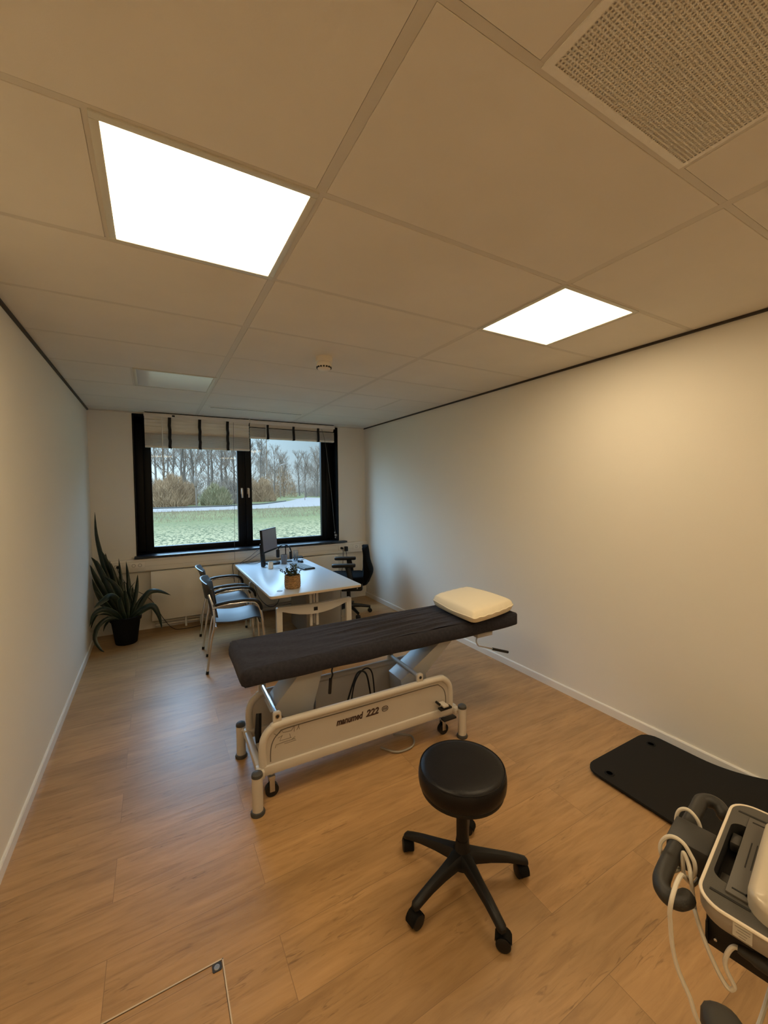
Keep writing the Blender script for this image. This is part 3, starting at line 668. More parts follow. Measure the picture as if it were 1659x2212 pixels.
# ------------------------------------------------------------------ office chair
oc = Vector((2.86, 4.95, 0))
t = Thing('office_chair', 'black swivel office chair with armrests between desk and right wall', 'office chair', oc, math.radians(-26), world=False)
# x forward is -x (towards the desk)
def soft(P, th, ax):
    mb = MB().grid(P); Q = [[tuple(Vector(p) + Vector(ax) * th[i] * (1 - .35 * abs(2 * j / (len(r) - 1) - 1) ** 4)) for j, p in enumerate(r)] for i, r in enumerate(P)]; mb.grid(Q)
    a, b = len(P), len(P[0]); rim = [P[i][0] for i in range(a)] + P[a - 1][1:] + [P[i][b - 1] for i in range(a - 2, -1, -1)] + P[0][b - 2:0:-1]
    rb = [Q[i][0] for i in range(a)] + Q[a - 1][1:] + [Q[i][b - 1] for i in range(a - 2, -1, -1)] + Q[0][b - 2:0:-1]; mb.grid([rim + rim[:1], rb + rb[:1]]); return mb
P = []
for i in range(17):
    u = i / 16; z = .44 + .485 * u; r = []
    w = .215 * (1 - .75 * max(0, u - .68) ** 2 * 4) * (1 - .15 * (1 - u) ** 3)
    for j in range(13):
        e = 2 * j / 12 - 1; x = .285 + .02 * u - .05 * e * e - .05 * (u - .25) ** 2 + .045 * math.exp(-((u - .30) / .22) ** 2); r.append((x - .06 * abs(u - .5) ** 3, w * e, z - .03 * e * e * u))
    P.append(r)
t.part('backrest', soft(P, [.055 + .075 * math.exp(-((i / 16 - .28) / .30) ** 2) for i in range(17)], (-1, 0, 0)), BLKF, smooth=60)
t.part('seat', MB().prism(rrect(-.27, -.245, .225, .245, .10, 8), .44, .54, 'z', .035, 4), BLKF, smooth=50)
t.part('back_bracket', MB().tube(cr([(.02, 0, .40), (.17, 0, .385), (.25, 0, .42), (.265, 0, .56)], 14), .03, 10, flat=.6), BLK)
t.part('mechanism', MB().box((-.17, -.15, .33), (.19, .15, .445), .03), BLK)
for s in (-1, 1):
    y = s * .275
    t.part('arm_post', MB().tube(cr([(.0, s * .18, .42), (.01, s * .265, .44), (.03, y, .52), (.02, y, .60), (.0, y, .685)], 14), .036, 10, flat=.6), BLK)
    t.part('arm_pad', MB().prism(rrect(-.20, y - .042, .10, y + .046, .03), .678, .720, 'z', .013, 3), BLK, smooth=50)
t.part('gas_lift', MB().cyl((0, 0, .10), (0, 0, .37), .026, 16), BLK)
base = MB(); base.lathe([(0, .14), (.04, .14), (.045, .12), (.045, .075), (0, .07)], (0, 0, 0), 20)
for k in range(5):
    a = math.radians(8 + 72 * k); d = Vector((math.cos(a), math.sin(a), 0)); base.tube([Vector((0, 0, .115)) + d * .03, Vector((0, 0, .10)) + d * .17, Vector((0, 0, .078)) + d * .29], [.028, .022, .017], 8)
t.part('base', base, BLK)
for k in range(5):
    a = math.radians(8 + 72 * k); d = Vector((math.cos(a), math.sin(a), 0)); sd = Vector((-d.y, d.x, 0)); p = d * .285 + Vector((0, 0, .028))
    t.part('caster', MB().cyl(p - sd * .022, p + sd * .022, .028, 14).cyl(p + Vector((0, 0, .0)), p + Vector((0, 0, .055)), .008, 8), BLK)
t.part('lever', MB().tube([(.10, -.08, .40), (.12, -.24, .40), (.12, -.29, .405)], .007, 8), STEEL)

# ------------------------------------------------------------------ treatment couch
CR = math.radians(-1.2)
t = Thing('treatment_couch', 'height-adjustable treatment couch with dark terry cover and cream steel base', 'treatment couch', (1.72, 2.345, 0), CR, world=False)
hl, hw_ = .667, .258
for sx in (-1, 1):
    for sy in (-1, 1):
        x, y = sx * hl, sy * hw_
        lg = t.part('leg', MB().cyl((x, y, .012), (x, y, .205), .0275, 24), FRAMEG)
        t.part('leg_cap', MB().lathe([(0, .222), (.016, .221), (.027, .213), (.029, .205), (.029, .198), (0, .198)], (x, y, 0), 24), RUB, lg)
        t.part('foot_ring', MB().lathe([(0, 0), (.036, 0), (.037, .008), (.033, .018), (.028, .02), (0, .02)], (x, y, 0), 24), RUB, lg)
PY = .195
for sy in (-1, 1):
    y = sy * PY
    arch = cr([(-.625, y, .20), (-.625, y, .30), (-.610, y, .355), (-.575, y, .390), (-.52, y, .405), (-.2, y, .405), (.2, y, .405), (.505, y, .405), (.56, y, .392), (.598, y, .355), (.612, y, .30), (.612, y, .20)], 60)
    fr = t.part('side_frame', MB().tube(arch, .021, 12), FRAMEG)
    out = [(p.x * .985, p.z - .012) for p in arch]
    t.part('side_panel', MB().prism([(-.61, .19)] + out + [(.60, .19)], y - .006, y + .006, 'y'), PANELG, fr)
    # inner border line of the pressed panel
    ins = [(p.x * .935, y - sy * -.0075, p.z - .045) for p in arch if p.z > .24]
    t.part('panel_groove', MB().tube([(a, b, c + .012) for a, b, c in ins], .0022, 6), mat('groove', (.10, .085, .07), .7), fr)
    t.part('bottom_rail', MB().box((-.66, y - .02, .150), (.655, y + .02, .200), .004), FRAMEG)
    for sx in (-1, 1): t.part('leg_bracket', MB().tube([(sx * .63, y, .178), (sx * .645, sy * .225, .178), (sx * hl, sy * hw_, .178)], .017, 8), FRAMEG)
for sx in (-1, 1): t.part('end_rail', MB().box((sx * .64 - .017, -.24, .155), (sx * .64 + .017, .24, .195), .004), FRAMEG)
# casters under the rails
for sx in (-1, 1):
    for sy in (-1, 1):
        x, y = sx * .575, sy * .165
        cs = t.part('caster', MB().cyl((x, y - .014, .036), (x, y + .014, .036), .036, 20), BLK)
        t.part('caster_fork', MB().box((x - .014, y - .02, .03), (x + .014, y - .015, .10), .002).box((x - .014, y + .015, .03), (x + .014, y + .02, .10), .002).box((x - .018, y - .021, .095), (x + .018, y + .021, .118), .004).cyl((x, y, .11), (x, y, .155), .009, 10), STEEL, cs)
# lifting gear: cross bars on the brackets, inclined arms
for (x, tx, b0, b1) in ((-.545, -.36, 1, 1), (.37, .60, 1, 1)):
    t.part('pivot_bar', MB().cyl((x, -PY - .012, .452), (x, PY + .012, .452), .0135, 14), CHROME if x < 0 else LIFTG)
    for sy in (-1, 1):
        br = t.part('pivot_bracket', MB().prism(rrect(x - .022, .385, x + .022, .475, .014), sy * PY - .010, sy * PY + .010, 'y', .002), FRAMEG)
        t.part('bolt', MB().cyl((x, sy * (PY + .009), .452), (x, sy * (PY + .014), .452), .009, 12), DGREY, br)
    x2 = x + (.27 if x < 0 else .33); z2 = .655
    out = [(x - .01, .415), (x + .04, .40), (x + .115, .30), (x + .155, .22), (x + .20, .24), (x2 + .05, z2), (x2 - .06, z2)]
    if x > 0: out = [(x - .075, .40), (x - .055, .20), (x + .15, .20), (x + .125, .40), (x2 + .10, z2), (x2 + .01, z2), (x + .01, .45)]
    t.part('lift_arm', MB().prism(out, -.085, .085, 'y', .006), LIFTG)
t.part('actuator_rod', MB().cyl((-.275, -.02, .18), (-.275, -.02, .66), .0075, 10), STEEL)
t.part('inner_tube', MB().cyl((-.5, -.12, .215), (.1, -.12, .215), .012, 10), STEEL)
t.part('crossbeam', MB().box((-.62, -.03, .155), (.60, .03, .195), .003), FRAMEG)
t.part('spring_strut', MB().tube([(-.585, .10, .33), (-.60, .06, .24), (-.60, .05, .16)], [.016, .02, .014], 10), BLK)
# handles
t.part('foot_handle', MB().tube(cr([(-.215, -.19, .665), (-.23, -.20, .63), (-.226, -.20, .605), (-.238, -.2, .575)], 12), .005, 8).tube([(-.238, -.2, .585), (-.245, -.2, .50)], .0095, 10), BLK)
# brake pedals at the head end
t.part('brake_pedal', MB().box((.505, -.275, .245), (.545, -.21, .257), .003), FRAMEG); t.part('brake_pedal', MB().box((.50, -.285, .158), (.60, -.245, .17), .003).box((.485, -.27, .225), (.575, -.235, .238), .003).cyl((.49, -.21, .262), (.49, -.25, .262), .008, 8), BLK)
# head section gear
t.part('head_bracket', MB().box((.88, -.17, .60), (1.02, -.09, .655), .004, M=Matrix.Translation(Vector((0, 0, 0)))), LIFTG)
t.part('head_handle', MB().tube(cr([(.90, -.15, .615), (.875, -.16, .58), (.885, -.17, .55), (.92, -.175, .535), (1.02, -.18, .50)], 18), .005, 8), STEEL)
t.part('head_grip', MB().tube([(1.01, -.18, .503), (1.15, -.19, .455)], .0095, 10), BLK)
t.part('power_cord', MB().tube(cr([(-.06, .05, .20), (.02, .06, .40), (.06, .06, .455), (.11, .06, .43), (.13, .05, .33), (.14, .04, .22)], 30), .006, 8).tube(cr([(-.01, .06, .20), (.03, .07, .38), (.10, .07, .46), (.16, .07, .42), (.17, .05, .22)], 30), .005, 8), BLK)
mb = MB().tube(cr([(.12, -.12, .02), (.20, -.20, .012), (.32, -.19, .010), (.36, -.10, .014), (.26, -.04, .02)], 40), .006, 8); t.part('foot_switch_hose', mb, GREYP)
# upholstery: cushion with cloth cover, wrinkled towards the pillow
X0, X1, Y0, Y1, Z0, Z1 = -.73, 1.225, -.245, .290, .655, .742
def cush():
    nx, ny, nr = 160, 110, 9; mb = MB(); top = []
    def wr(x, y):
        g = math.exp(-((x - .33) / .42) ** 2); s = y - (x - .3) * .10
        f = math.sin(s * 78 + 1.3 * math.sin(x * 5)); f2 = math.sin(s * 131 + 3 * x + 1.1)
        h = g * (.0115 * (.5 + .5 * f) ** 2.2 * (.65 + .35 * math.sin(x * 4 + y * 7 + 1)) + .004 * (.5 + .5 * f2) ** 2)
        edge = min(1, (y - Y0) / .05, (Y1 - y) / .05); h *= max(0, edge)
        return h + .0018 * math.sin(x * 23 + y * 11) * math.sin(y * 31 - x * 7)
    def sup(u):   # rounded-square footprint: angle -> half sizes
        return u
    rc = .05
    rings = []
    N = 220; out = rrect(X0, Y0, X1, Y1, .065, 14)
    # resample outline evenly
    L = [0]; O = [Vector((a, b)) for a, b in out]; O.append(O[0])
    for i in range(len(O) - 1): L.append(L[-1] + (O[i + 1] - O[i]).length)
    R = []; j = 0
    for k in range(N):
        s = L[-1] * k / N
        while L[j + 1] < s: j += 1
        R.append(O[j].lerp(O[j + 1], (s - L[j]) / (L[j + 1] - L[j])))
    ctr = Vector(((X0 + X1) / 2, (Y0 + Y1) / 2))
    prof = [(.055, Z0 - .0), (.02, Z0 + .0), (.006, Z0 + .006), (0, Z0 + .02), (0, Z0 + .045), (.004, Z0 + .062), (.012, Z0 + .076), (.024, Z1 - .002), (.045, Z1 + .002)]
    rows = []
    for ins, z in prof:
        row = []
        for k, p in enumerate(R):
            q = Vector((min(max(p.x, X0 + ins), X1 - ins), min(max(p.y, Y0 + ins), Y1 - ins)))
            row.append((q.x, q.y, z + .002 * math.sin(k * .37) * (z < Z1 - .03) + .010 * max(0, (q.x - .95) / .27)))
        rows.append(row + row[:1])
    mb.grid(rows)
    G = []
    for i in range(nx + 1):
        x = X0 + .045 + (X1 - X0 - .09) * i / nx; r = []
        for j in range(ny + 1):
            y = Y0 + .045 + (Y1 - Y0 - .09) * j / ny
            r.append((x, y, Z1 + .002 + wr(x, y) + .010 * max(0, (x - .95) / .27)))
        G.append(r)
    mb.grid(G)
    mb.add([(p[0], p[1], p[2]) for p in rows[0][:-1]], [tuple(range(N))])
    return mb
t.part('upholstery', cush(), COUCHC, smooth=70, label='dark brown terry cover')
t.part('couch_frame', MB().box((-.6, -.16, .632), (1.08, -.12, .658), .003).box((-.6, .16, .632), (1.08, .20, .658), .003).box((-.6, -.14, .634), (-.56, .18, .656)).box((.55, -.14, .634), (.60, .18, .656)), LIFTG)
# lettering and emblem on the near panel
DK = mat('print_ink', (.045, .022, .018), .6)
def text_mb(s, size, shear, weight):
    cu = bpy.data.curves.new('txt', 'FONT'); cu.body = s; cu.size = size; cu.shear = shear; cu.offset = weight; cu.extrude = .0004; cu.resolution_u = 4
    ob = bpy.data.objects.new('txt', cu); COL.objects.link(ob); bpy.context.view_layer.update()
    me = bpy.data.meshes.new_from_object(ob.evaluated_get(bpy.context.evaluated_depsgraph_get())); COL.objects.unlink(ob); bpy.data.objects.remove(ob)
    mb = MB().add([v.co.copy() for v in me.vertices], [tuple(p.vertices) for p in me.polygons]); return mb
py = -PY - .0072
def onpanel(mb, x, z):
    for v in mb.v: v.xyz = (v.x + x, py - v.z, v.y + z)
    return mb
mb = text_mb('manumed', .054, .26, .0021); w0 = max(v.x for v in mb.v); k = .172 / w0
for v in mb.v: v.x *= k
t.part('lettering', onpanel(mb, -.208, .300), DK, smooth=0)
mb = text_mb('222', .054, .26, .0021); w0 = max(v.x for v in mb.v); k = .088 / w0
for v in mb.v: v.x *= k
t.part('lettering', onpanel(mb, -.018, .300), DK, smooth=0)
mb = MB()
for a0, a1, dz in ((20, 165, .009), (200, 345, -.009), (150, 210, 0), (330, 390, 0)):
    P = [(.112 + .021 * math.cos(math.radians(a)), py - .0003, .316 + dz * .4 + .012 * math.sin(math.radians(a))) for a in range(a0, a1 + 1, 12)]; mb.tube(P, .0018, 5)
for z in (.320, .312): mb.tube(cr([(.098, py - .0003, z - .003), (.105, py - .0003, z + .002), (.113, py - .0003, z), (.120, py - .0003, z - .002), (.126, py - .0003, z + .002)], 12), .0017, 5)
t.part('emblem', mb, DK)
mb = MB(); INK2 = mat('print_grey', (.15, .125, .10), .7)
dia = [[(-.555, .345), (-.525, .372), (-.515, .352), (-.470, .350)], [(-.470, .350), (-.455, .372)], [(-.455, .340), (-.452, .372)], [(-.44, .345), (-.425, .372)], [(-.425, .345), (-.43, .372)], [(-.545, .330), (-.520, .338), (-.535, .312), (-.470, .312)], [(-.565, .360), (-.545, .345)], [(-.56, .280), (-.555, .296), (-.500, .300), (-.45, .300)], [(-.51, .288), (-.445, .290)], [(-.48, .335), (-.475, .312)], [(-.45, .312), (-.47, .300)]]
for d in dia: mb.tube([(a, py + .0004, b) for a, b in d], .0012, 5)
t.part('setting_diagram', mb, INK2)

# pillow
t = Thing('pillow', 'square cream pillow on the head end of the couch', 'pillow', (2.69, 2.29, .75))
q = [Vector((2.462, 2.540, 0)), Vector((2.425, 2.005, 0)), Vector((2.915, 2.095, 0)), Vector((2.885, 2.60, 0))]
def pil(u, v):
    a = q[0].lerp(q[3], u); b = q[1].lerp(q[2], u); return a.lerp(b, v)
mb = MB(); n = 36; zb = .757
def prof2(a): return (1 - abs(2 * a - 1) ** 3.2)
top = []; bot = []
for i in range(n + 1):
    rt = []; rb = []
    for j in range(n + 1):
        u, v = i / n, j / n; a, b = 2 * u - 1, 2 * v - 1
        # squircle mapping for rounded corners
        k = 1 - .075 * (a * a * b * b) ; uu, vv = .5 + a * k / 2 , .5 + b * k / 2
        e = max(abs(a), abs(b)); s = (max(0, 1 - abs(a) ** 10) * max(0, 1 - abs(b) ** 10)) ** .36
        p = pil(uu, vv); wr_ = .0025 * math.sin(u * 37 + v * 9) * (e ** 6)
        rise = .012 * (u + (1 - v)) * .5
        rt.append((p.x, p.y, zb + .045 + s * (.050 + .014 * (1 - a * a) * (1 - b * b)) + wr_ + rise)); rb.append((p.x, p.y, zb + .045 - s * .046 + rise * .3))
    top.append(rt); bot.append(rb)
mb.grid(top); mb.grid(bot)
cov = t.part('case', mb, CREAM, smooth=80)
loop = [top[i][0] for i in range(n)] + [top[n][j] for j in range(n)] + [top[i][n] for i in range(n, 0, -1)] + [top[0][j] for j in range(n, 0, -1)]
t.part('seam', MB().tube(loop + loop[:1], .0035, 6), CREAM, cov)

# ------------------------------------------------------------------ stool
t = Thing('stool', 'black round swivel stool on five casters before the couch', 'stool', (1.718, 1.29, 0), 0, world=False)
R_ = .182
st = t.part('seat', MB().lathe([(0, .514), (.10, .513), (.150, .511), (.170, .507), (.1765, .500), (.1815, .482), (.1825, .460), (.1800, .440), (.173, .430), (0, .428)], (0, 0, 0), 72), LEATHER, smooth=50)
t.part('piping', MB().tube([(.1745 * math.cos(a * PI / 40), .1745 * math.sin(a * PI / 40), .5045) for a in range(81)], .0027, 6), LEATHER, st)
t.part('seat_plate', MB().lathe([(0, .429), (.172, .429), (.174, .424), (.172, .415), (.12, .409), (0, .407)], (0, 0, 0), 48), BLK)
t.part('column', MB().lathe([(0, .41), (.038, .41), (.031, .385), (.025, .372), (.024, .30), (.024, .17), (0, .17)], (0, 0, 0), 28), BLK)
hub = t.part('base_hub', MB().lathe([(0, .19), (.0255, .19), (.028, .168), (.036, .138), (.046, .115), (.05, .085), (.04, .078), (0, .078)], (0, 0, 0), 32), BLK)
for k in range(5):
    a = math.radians(45.3 + 72 * k); d = Vector((math.cos(a), math.sin(a), 0)); sd = Vector((-d.y, d.x, 0))
    secs = []
    for rr, z, w, h in ((.015, .125, .036, .05), (.06, .120, .026, .045), (.12, .112, .021, .036), (.19, .101, .0185, .028), (.245, .088, .0175, .024), (.272, .080, .017, .022), (.282, .074, .010, .014)):
        c = d * rr + Vector((0, 0, z)); secs.append([c + sd * (w * x) + Vector((0, 0, h * zz * .5)) for x, zz in ((-1, -1), (-1.0, .2), (-.6, .9), (0, 1.05), (.6, .9), (1.0, .2), (1, -1), (-1, -1))])
    mb = MB().grid(secs); mb.f.append(tuple(len(mb.v) - 8 + q for q in range(7)))
    lg = t.part('leg', mb, BLK, smooth=40)
    p = d * .262 + Vector((0, 0, .027)); a2 = a + .9 * (k - 2); d2 = Vector((math.cos(a2), math.sin(a2), 0)); s2 = Vector((-d2.y, d2.x, 0)); p = p + d2 * .010
    mb = MB().tube([p - s2 * .026, p - s2 * .023, p - s2 * .006, p - s2 * .005, p + s2 * .005, p + s2 * .006, p + s2 * .023, p + s2 * .026], [.022, .027, .027, .014, .014, .027, .027, .022], 18)
    cs = t.part('caster', mb, BLK)
    hood = []
    for i in range(9):
        an = math.radians(-10 + 200 * i / 8); hood.append([p + d2 * (.031 * math.cos(an)) + Vector((0, 0, .031 * math.sin(an))) + s2 * x for x in (-.021, -.007, .007, .021)])
    t.part('caster_hood', MB().grid(hood).cyl(p + Vector((0, 0, .02)), d * .262 + Vector((0, 0, .075)), .0075, 8), BLKS, cs)

# ------------------------------------------------------------------ floor mats
def exmat(name, label, x0, x1, ya, yb, z, th, r, lift, eyes):
    O = rrect(x0, ya, x1, yb, r, 8); bm = bmesh.new()
    nx, ny = 22, 70
    def inside(x, y):
        cx_ = min(max(x, x0 + r), x1 - r); cy_ = min(max(y, ya + r), yb - r); return Vector((x - cx_, y - cy_)), Vector((cx_, cy_))
    def zf(x, y):
        s = max(0, (x - (x0 + .12)) / (x1 - x0 - .12)); v = lift * max(0, 1.16 - y) ** 2 * s ** 1.6; return z + .30 * math.tanh(v / .30)
    top = []; bot = []
    for i in range(nx + 1):
        a = []; b = []
        for j in range(ny + 1):
            x = x0 + (x1 - x0) * i / nx; y = ya + (yb - ya) * j / ny
            d, c = inside(x, y)
            if d.length > r: d = d.normalized() * r; x, y = c.x + d.x, c.y + d.y
            zz = zf(x, y); a.append((x, y, zz + th)); b.append((x, y, zz))
        top.append(a); bot.append(b)
    mb = MB().grid(top).grid(bot)
    rim = lambda P: [P[i][0] for i in range(nx)] + [P[nx][j] for j in range(ny)] + [P[i][ny] for i in range(nx, 0, -1)] + [P[0][j] for j in range(ny, 0, -1)]
    a, b = rim(top), rim(bot); mid = []
    mb.grid([a + a[:1], b + b[:1]])
    t = Thing(name, label, 'mat', ((x0 + x1) / 2, (ya + yb) / 2, z)); t.part('foam', mb, MAT_, smooth=40)
    for ex, ey in eyes:
        ring = MB().lathe([(.0145, .0005), (.017, .003), (.025, .0025), (.027, .0)], (ex, ey, zf(ex, ey) + th), 28); e = t.part('eyelet', ring, BLKS)
        t.part('hole', MB().lathe([(0, .0012), (.0155, .0012)], (ex, ey, zf(ex, ey) + th), 24), mat('hole_black', (.002, .002, .002), .9), e)
    return t
exmat('exercise_mat', 'black foam exercise mat lying underneath, against the right wall', 2.800, 3.455, -.55, 1.448, .001, .012, .075, .62, [])
exmat('exercise_mat', 'black foam exercise mat with two eyelets lying on top beside the right wall', 2.785, 3.445, -.55, 1.460, .0145, .012, .085, .62, [(2.852, 1.345), (3.335, 1.370)])

# ------------------------------------------------------------------ floor hatch
t = Thing('floor_hatch', 'wood-covered floor hatch with thin metal edge in the foreground floor', 'floor hatch', (.5, 1.2, 0))
hx0, hx1, hy0, hy1 = .20, .795, .90, 1.498; e = .0042
mb = MB().box((hx0, hy0, 0), (hx0 + e, hy1, .0022)).box((hx1 - e, hy0, 0), (hx1, hy1, .0022)).box((hx0, hy0, 0), (hx1, hy0 + e, .0022)).box((hx0, hy1 - e, 0), (hx1, hy1, .0022))
t.part('edge_profile', mb, mat('brass_edge', (.66, .54, .38), .4, metal=.3))
mb = MB(); g = .0018
for a in ((hx0 + e, hy0 + e, hx0 + e + g, hy1 - e), (hx1 - e - g, hy0 + e, hx1 - e, hy1 - e), (hx0 + e, hy1 - e - g, hx1 - e, hy1 - e)): mb.box((a[0], a[1], 0), (a[2], a[3], .0012))
t.part('gap', mb, mat('gap_brown', (.10, .06, .03), .8))
pl = t.part('lock_plate', MB().prism(rrect(.757, 1.463, .788, 1.492, .006, 3), 0, .0026, 'z'), mat('lock_dark', (.05, .045, .04), .45, metal=.5))
t.part('lock_ring', MB().lathe([(.005, .003), (.0055, .004), (.009, .004), (.010, .0027)], (.772, 1.477, 0), 20), STEEL, pl)

# ------------------------------------------------------------------ device on its trolley (right foreground)
TM = Vector((1.735, .41, 0)); TA = math.atan2(.19, .982)
t = Thing('trolley', 'dark grey medical trolley with curved push handle in the right foreground', 'trolley', TM, TA, world=False)
mb = MB(); mb.tube(cr([(-.172, .0215, .815), (-.195, .030, .819), (-.200, .048, .82), (-.180, .064, .82), (-.13, .069, .82), (0, .069, .82), (.125, .067, .82), (.165, .066, .82), (.183, .050, .82), (.184, .032, .816), (.172, .020, .806)], 60), .0165, 14)
for p in ((-.172, .0215, .815), (.172, .020, .806)): mb.lathe([(0, -.016), (.010, -.013), (.0155, -.005), (.0165, 0), (.0155, .005), (.010, .013), (0, .016)], p, 14)
hd = t.part('handle', mb, DGREY, smooth=60)
t.part('handle_block', MB().box((-.052, .0075, .775), (.034, .090, .840), .005), DGREY)
t.part('bracket', MB().box((-.04, -.048, .7275), (.03, .014, .774), .004), BLK)
t.part('tray', MB().box((-.138, -.34, .722), (.175, -.006, .727), .001).box((-.142, -.34, .722), (-.138, -.006, .790), .001).box((-.150, -.010, .722), (-.138, -.006, .775), .001), BLK)
t.part('tray_screw', MB().lathe([(0, .004), (.003, .003), (.004, 0)], (-.1422, -.022, .742), 10, Matrix.Rotation(-PI / 2, 4, 'Y')), CHROME)
t.part('column', MB().cyl((0, -.17, .12), (0, -.17, .724), .03, 24), MGREY)
foot = MB().lathe([(0, .16), (.05, .16), (.07, .13), (.08, .10), (.08, .08), (0, .08)], (0, -.17, 0), 32)
t.part('base_hub', foot, MGREY)
for (dx, dy) in ((.315, .225), (-.315, .225), (.315, -.225), (-.315, -.225)):
    d = Vector((dx, dy, 0)).normalized(); s = Vector((-d.y, d.x, 0)); L = .375; O_ = Vector((0, -.17, 0)); secs = []
    prof = [(.03, .05, .15), (.15, .05, .152), (.25, .052, .151), (.31, .054, .149), (.335, .0535, .147), (.355, .049, .144), (.370, .042, .140), (.381, .033, .135), (.388, .022, .129), (.391, .010, .124)]
    for rr, w, z in prof: secs.append([O_ + d * rr + s * (w * x) + Vector((0, 0, z + dz)) for x, dz in ((-1, -.045), (-1, -.012), (-.85, 0), (-.4, .004), (.4, .004), (.85, 0), (1, -.012), (1, -.045), (-1, -.045))])
    mb = MB().grid(secs); lg = t.part('leg', mb, mat('trolley_base', (.045, .041, .034), .5), smooth=75)
    c = O_ + d * .345 + Vector((0, 0, .045)) + s * .0
    cs = t.part('caster', MB().cyl(c - s * .035, c + s * .035, .045, 22), BLK, lg)
    if dx > 0 and dy > 0: t.part('brake_lever', MB().box((-.05, -.012, -.004), (.02, .012, .004), .003, M=Matrix.Translation(O_ + d * .30 + s * .075 + Vector((0, 0, .105))) @ Matrix.Rotation(math.atan2(d.y, d.x) + 2.4, 4, 'Z')), BLK, lg)
# device
t2 = Thing('therapy_device', 'grey and silver therapy device lying on the trolley', 'device', TM + Vector((0, 0, .728)), TA, world=False)
zb = -.728
def dz(z): return z + zb
ox0, ox1, oy0, oy1 = -.192, .192, -.36, .004
ol = rrect(ox0, oy0, ox1, oy1, .045, 8); cxm, cym = (ox0 + ox1) / 2, (oy0 + oy1) / 2
sh = MB(); sh.grid([[(cxm + (a - cxm) * k, cym + (b - cym) * k, dz(z)) for a, b in ol + ol[:1]] for k, z in ((1, .8475), (1.0, .834), (.995, .820), (.975, .811), (.93, .808), (.02, .808))])
t2.part('lower_shell', sh, SILV)
t2.part('undercarriage', MB().prism(rrect(ox0 + .06, oy0 + .03, ox1 - .05, oy1 - .055, .02, 5), dz(.7285), dz(.8085), 'z', .004), BLK)
rim = [Vector((a, b, dz(.8475))) for a, b in rrect(ox0 + .001, oy0 + .001, ox1 - .001, oy1 - .001, .045, 8)]
t2.part('rim', MB().tube(rim + rim[:1], .0034, 8, caps=False), PALE, label='pale bead rim')
# top plate with a recessed slot: frame pieces round the slot
sx0, sx1, sy0, sy1 = -.112, .100, -.062, -.008; zt = .849
from mathutils.geometry import tessellate_polygon
outer = [Vector((a, b, dz(zt))) for a, b in rrect(ox0 + .003, oy0 + .003, ox1 - .003, oy1 - .003, .043, 8)]; inner = [Vector((a, b, dz(zt))) for a, b in rrect(sx0, sy0, sx1, sy1, .022, 6)]
top = MB().add(outer + inner, tessellate_polygon([outer, inner]))
t2.part('top_plate', top, mat('device_top', (.072, .065, .053), .55, bump=.25, bscale=900), smooth=20)
sl = MB(); o = rrect(sx0, sy0, sx1, sy1, .022, 6); sl.grid([[(a, b, dz(zt + .0004)) for a, b in o + o[:1]], [(a * .97, b * .97 - .0008, dz(.809)) for a, b in o + o[:1]]]); t2.part('recess', sl, DGREY)
t2.part('recess_floor', MB().prism([(a * .96, b - .0004) for a, b in o], dz(.8086), dz(.8095), 'z'), BLK)
t2.part('recess_clip', MB().box((.045, -.03, dz(.8095)), (.085, -.012, dz(.832)), .003), MGREY); t2.part('recess_clip', MB().box((-.09, -.035, dz(.8095)), (-.05, -.014, dz(.822)), .003), MGREY)
lid = t2.part('slide_lid', MB().box((-.138, -.115, dz(.848)), (.138, -.034, dz(.8535)), .0015), mat('device_lid', (.088, .077, .062), .5))
mb = MB()
for i in range(3): mb.box((-.045, -.052 - i * .0095, dz(.853)), (.045, -.050 - i * .0095, dz(.8541)))
for s in (-1, 1): mb.box((s * .122 - .002, -.066, dz(.853)), (s * .122 + .002, -.042, dz(.8541))).box((s * .122 - .004, -.068, dz(.853)), (s * .122 + .004, -.063, dz(.8541)))
t2.part('vent_marks', mb, BLK, lid)
for s in (-1, 1): t2.part('lid_groove', MB().box((s * .150 - .003, -.075, dz(.8492)), (s * .150 + .003, -.012, dz(.8500))), BLK)
# raised silver display housing
hs = rrect(-.166, -.33, .125, -.066, .045, 8)
mb = MB(); rows_ = []
for ins, z in ((0, .8485), (-.004, .862), (-.004, .872), (.002, .882), (.014, .888), (.03, .890), (.06, .891)):
    rows_.append([(min(max(a, -.166 + ins), .125 - ins), min(max(b, -.33 + ins), -.066 - ins), dz(z)) for a, b in hs + hs[:1]])
mb.grid(rows_); mb.f.append(tuple(len(mb.v) - len(hs) - 1 + k for k in range(len(hs))))
t2.part('display_housing', mb, mat('housing_silver', (.60, .52, .40), .36, metal=.25), smooth=60)
t2.part('housing_foot', MB().prism([(a * 1.03, b * 1.0) for a, b in rrect(-.158, -.335, .125, -.075, .045, 8)], dz(.848), dz(.857), 'z'), BLK)
st_ = t2.part('sticker', MB().box((ox0 - .0012, -.083, dz(.819)), (ox0 + .0005, -.055, dz(.8440))), mat('sticker', (.52, .48, .40), .5))
mb = MB()
for i, (a, b) in enumerate(((.0, .022), (.0, .018), (.004, .02), (.006, .016))): mb.box((ox0 - .0017, -.080 + a, dz(.839 - i * .0055)), (ox0 - .0011, -.080 + b, dz(.8402 - i * .0055)))
t2.part('sticker_print', mb, mat('sticker_ink', (.25, .22, .18), .6), st_)
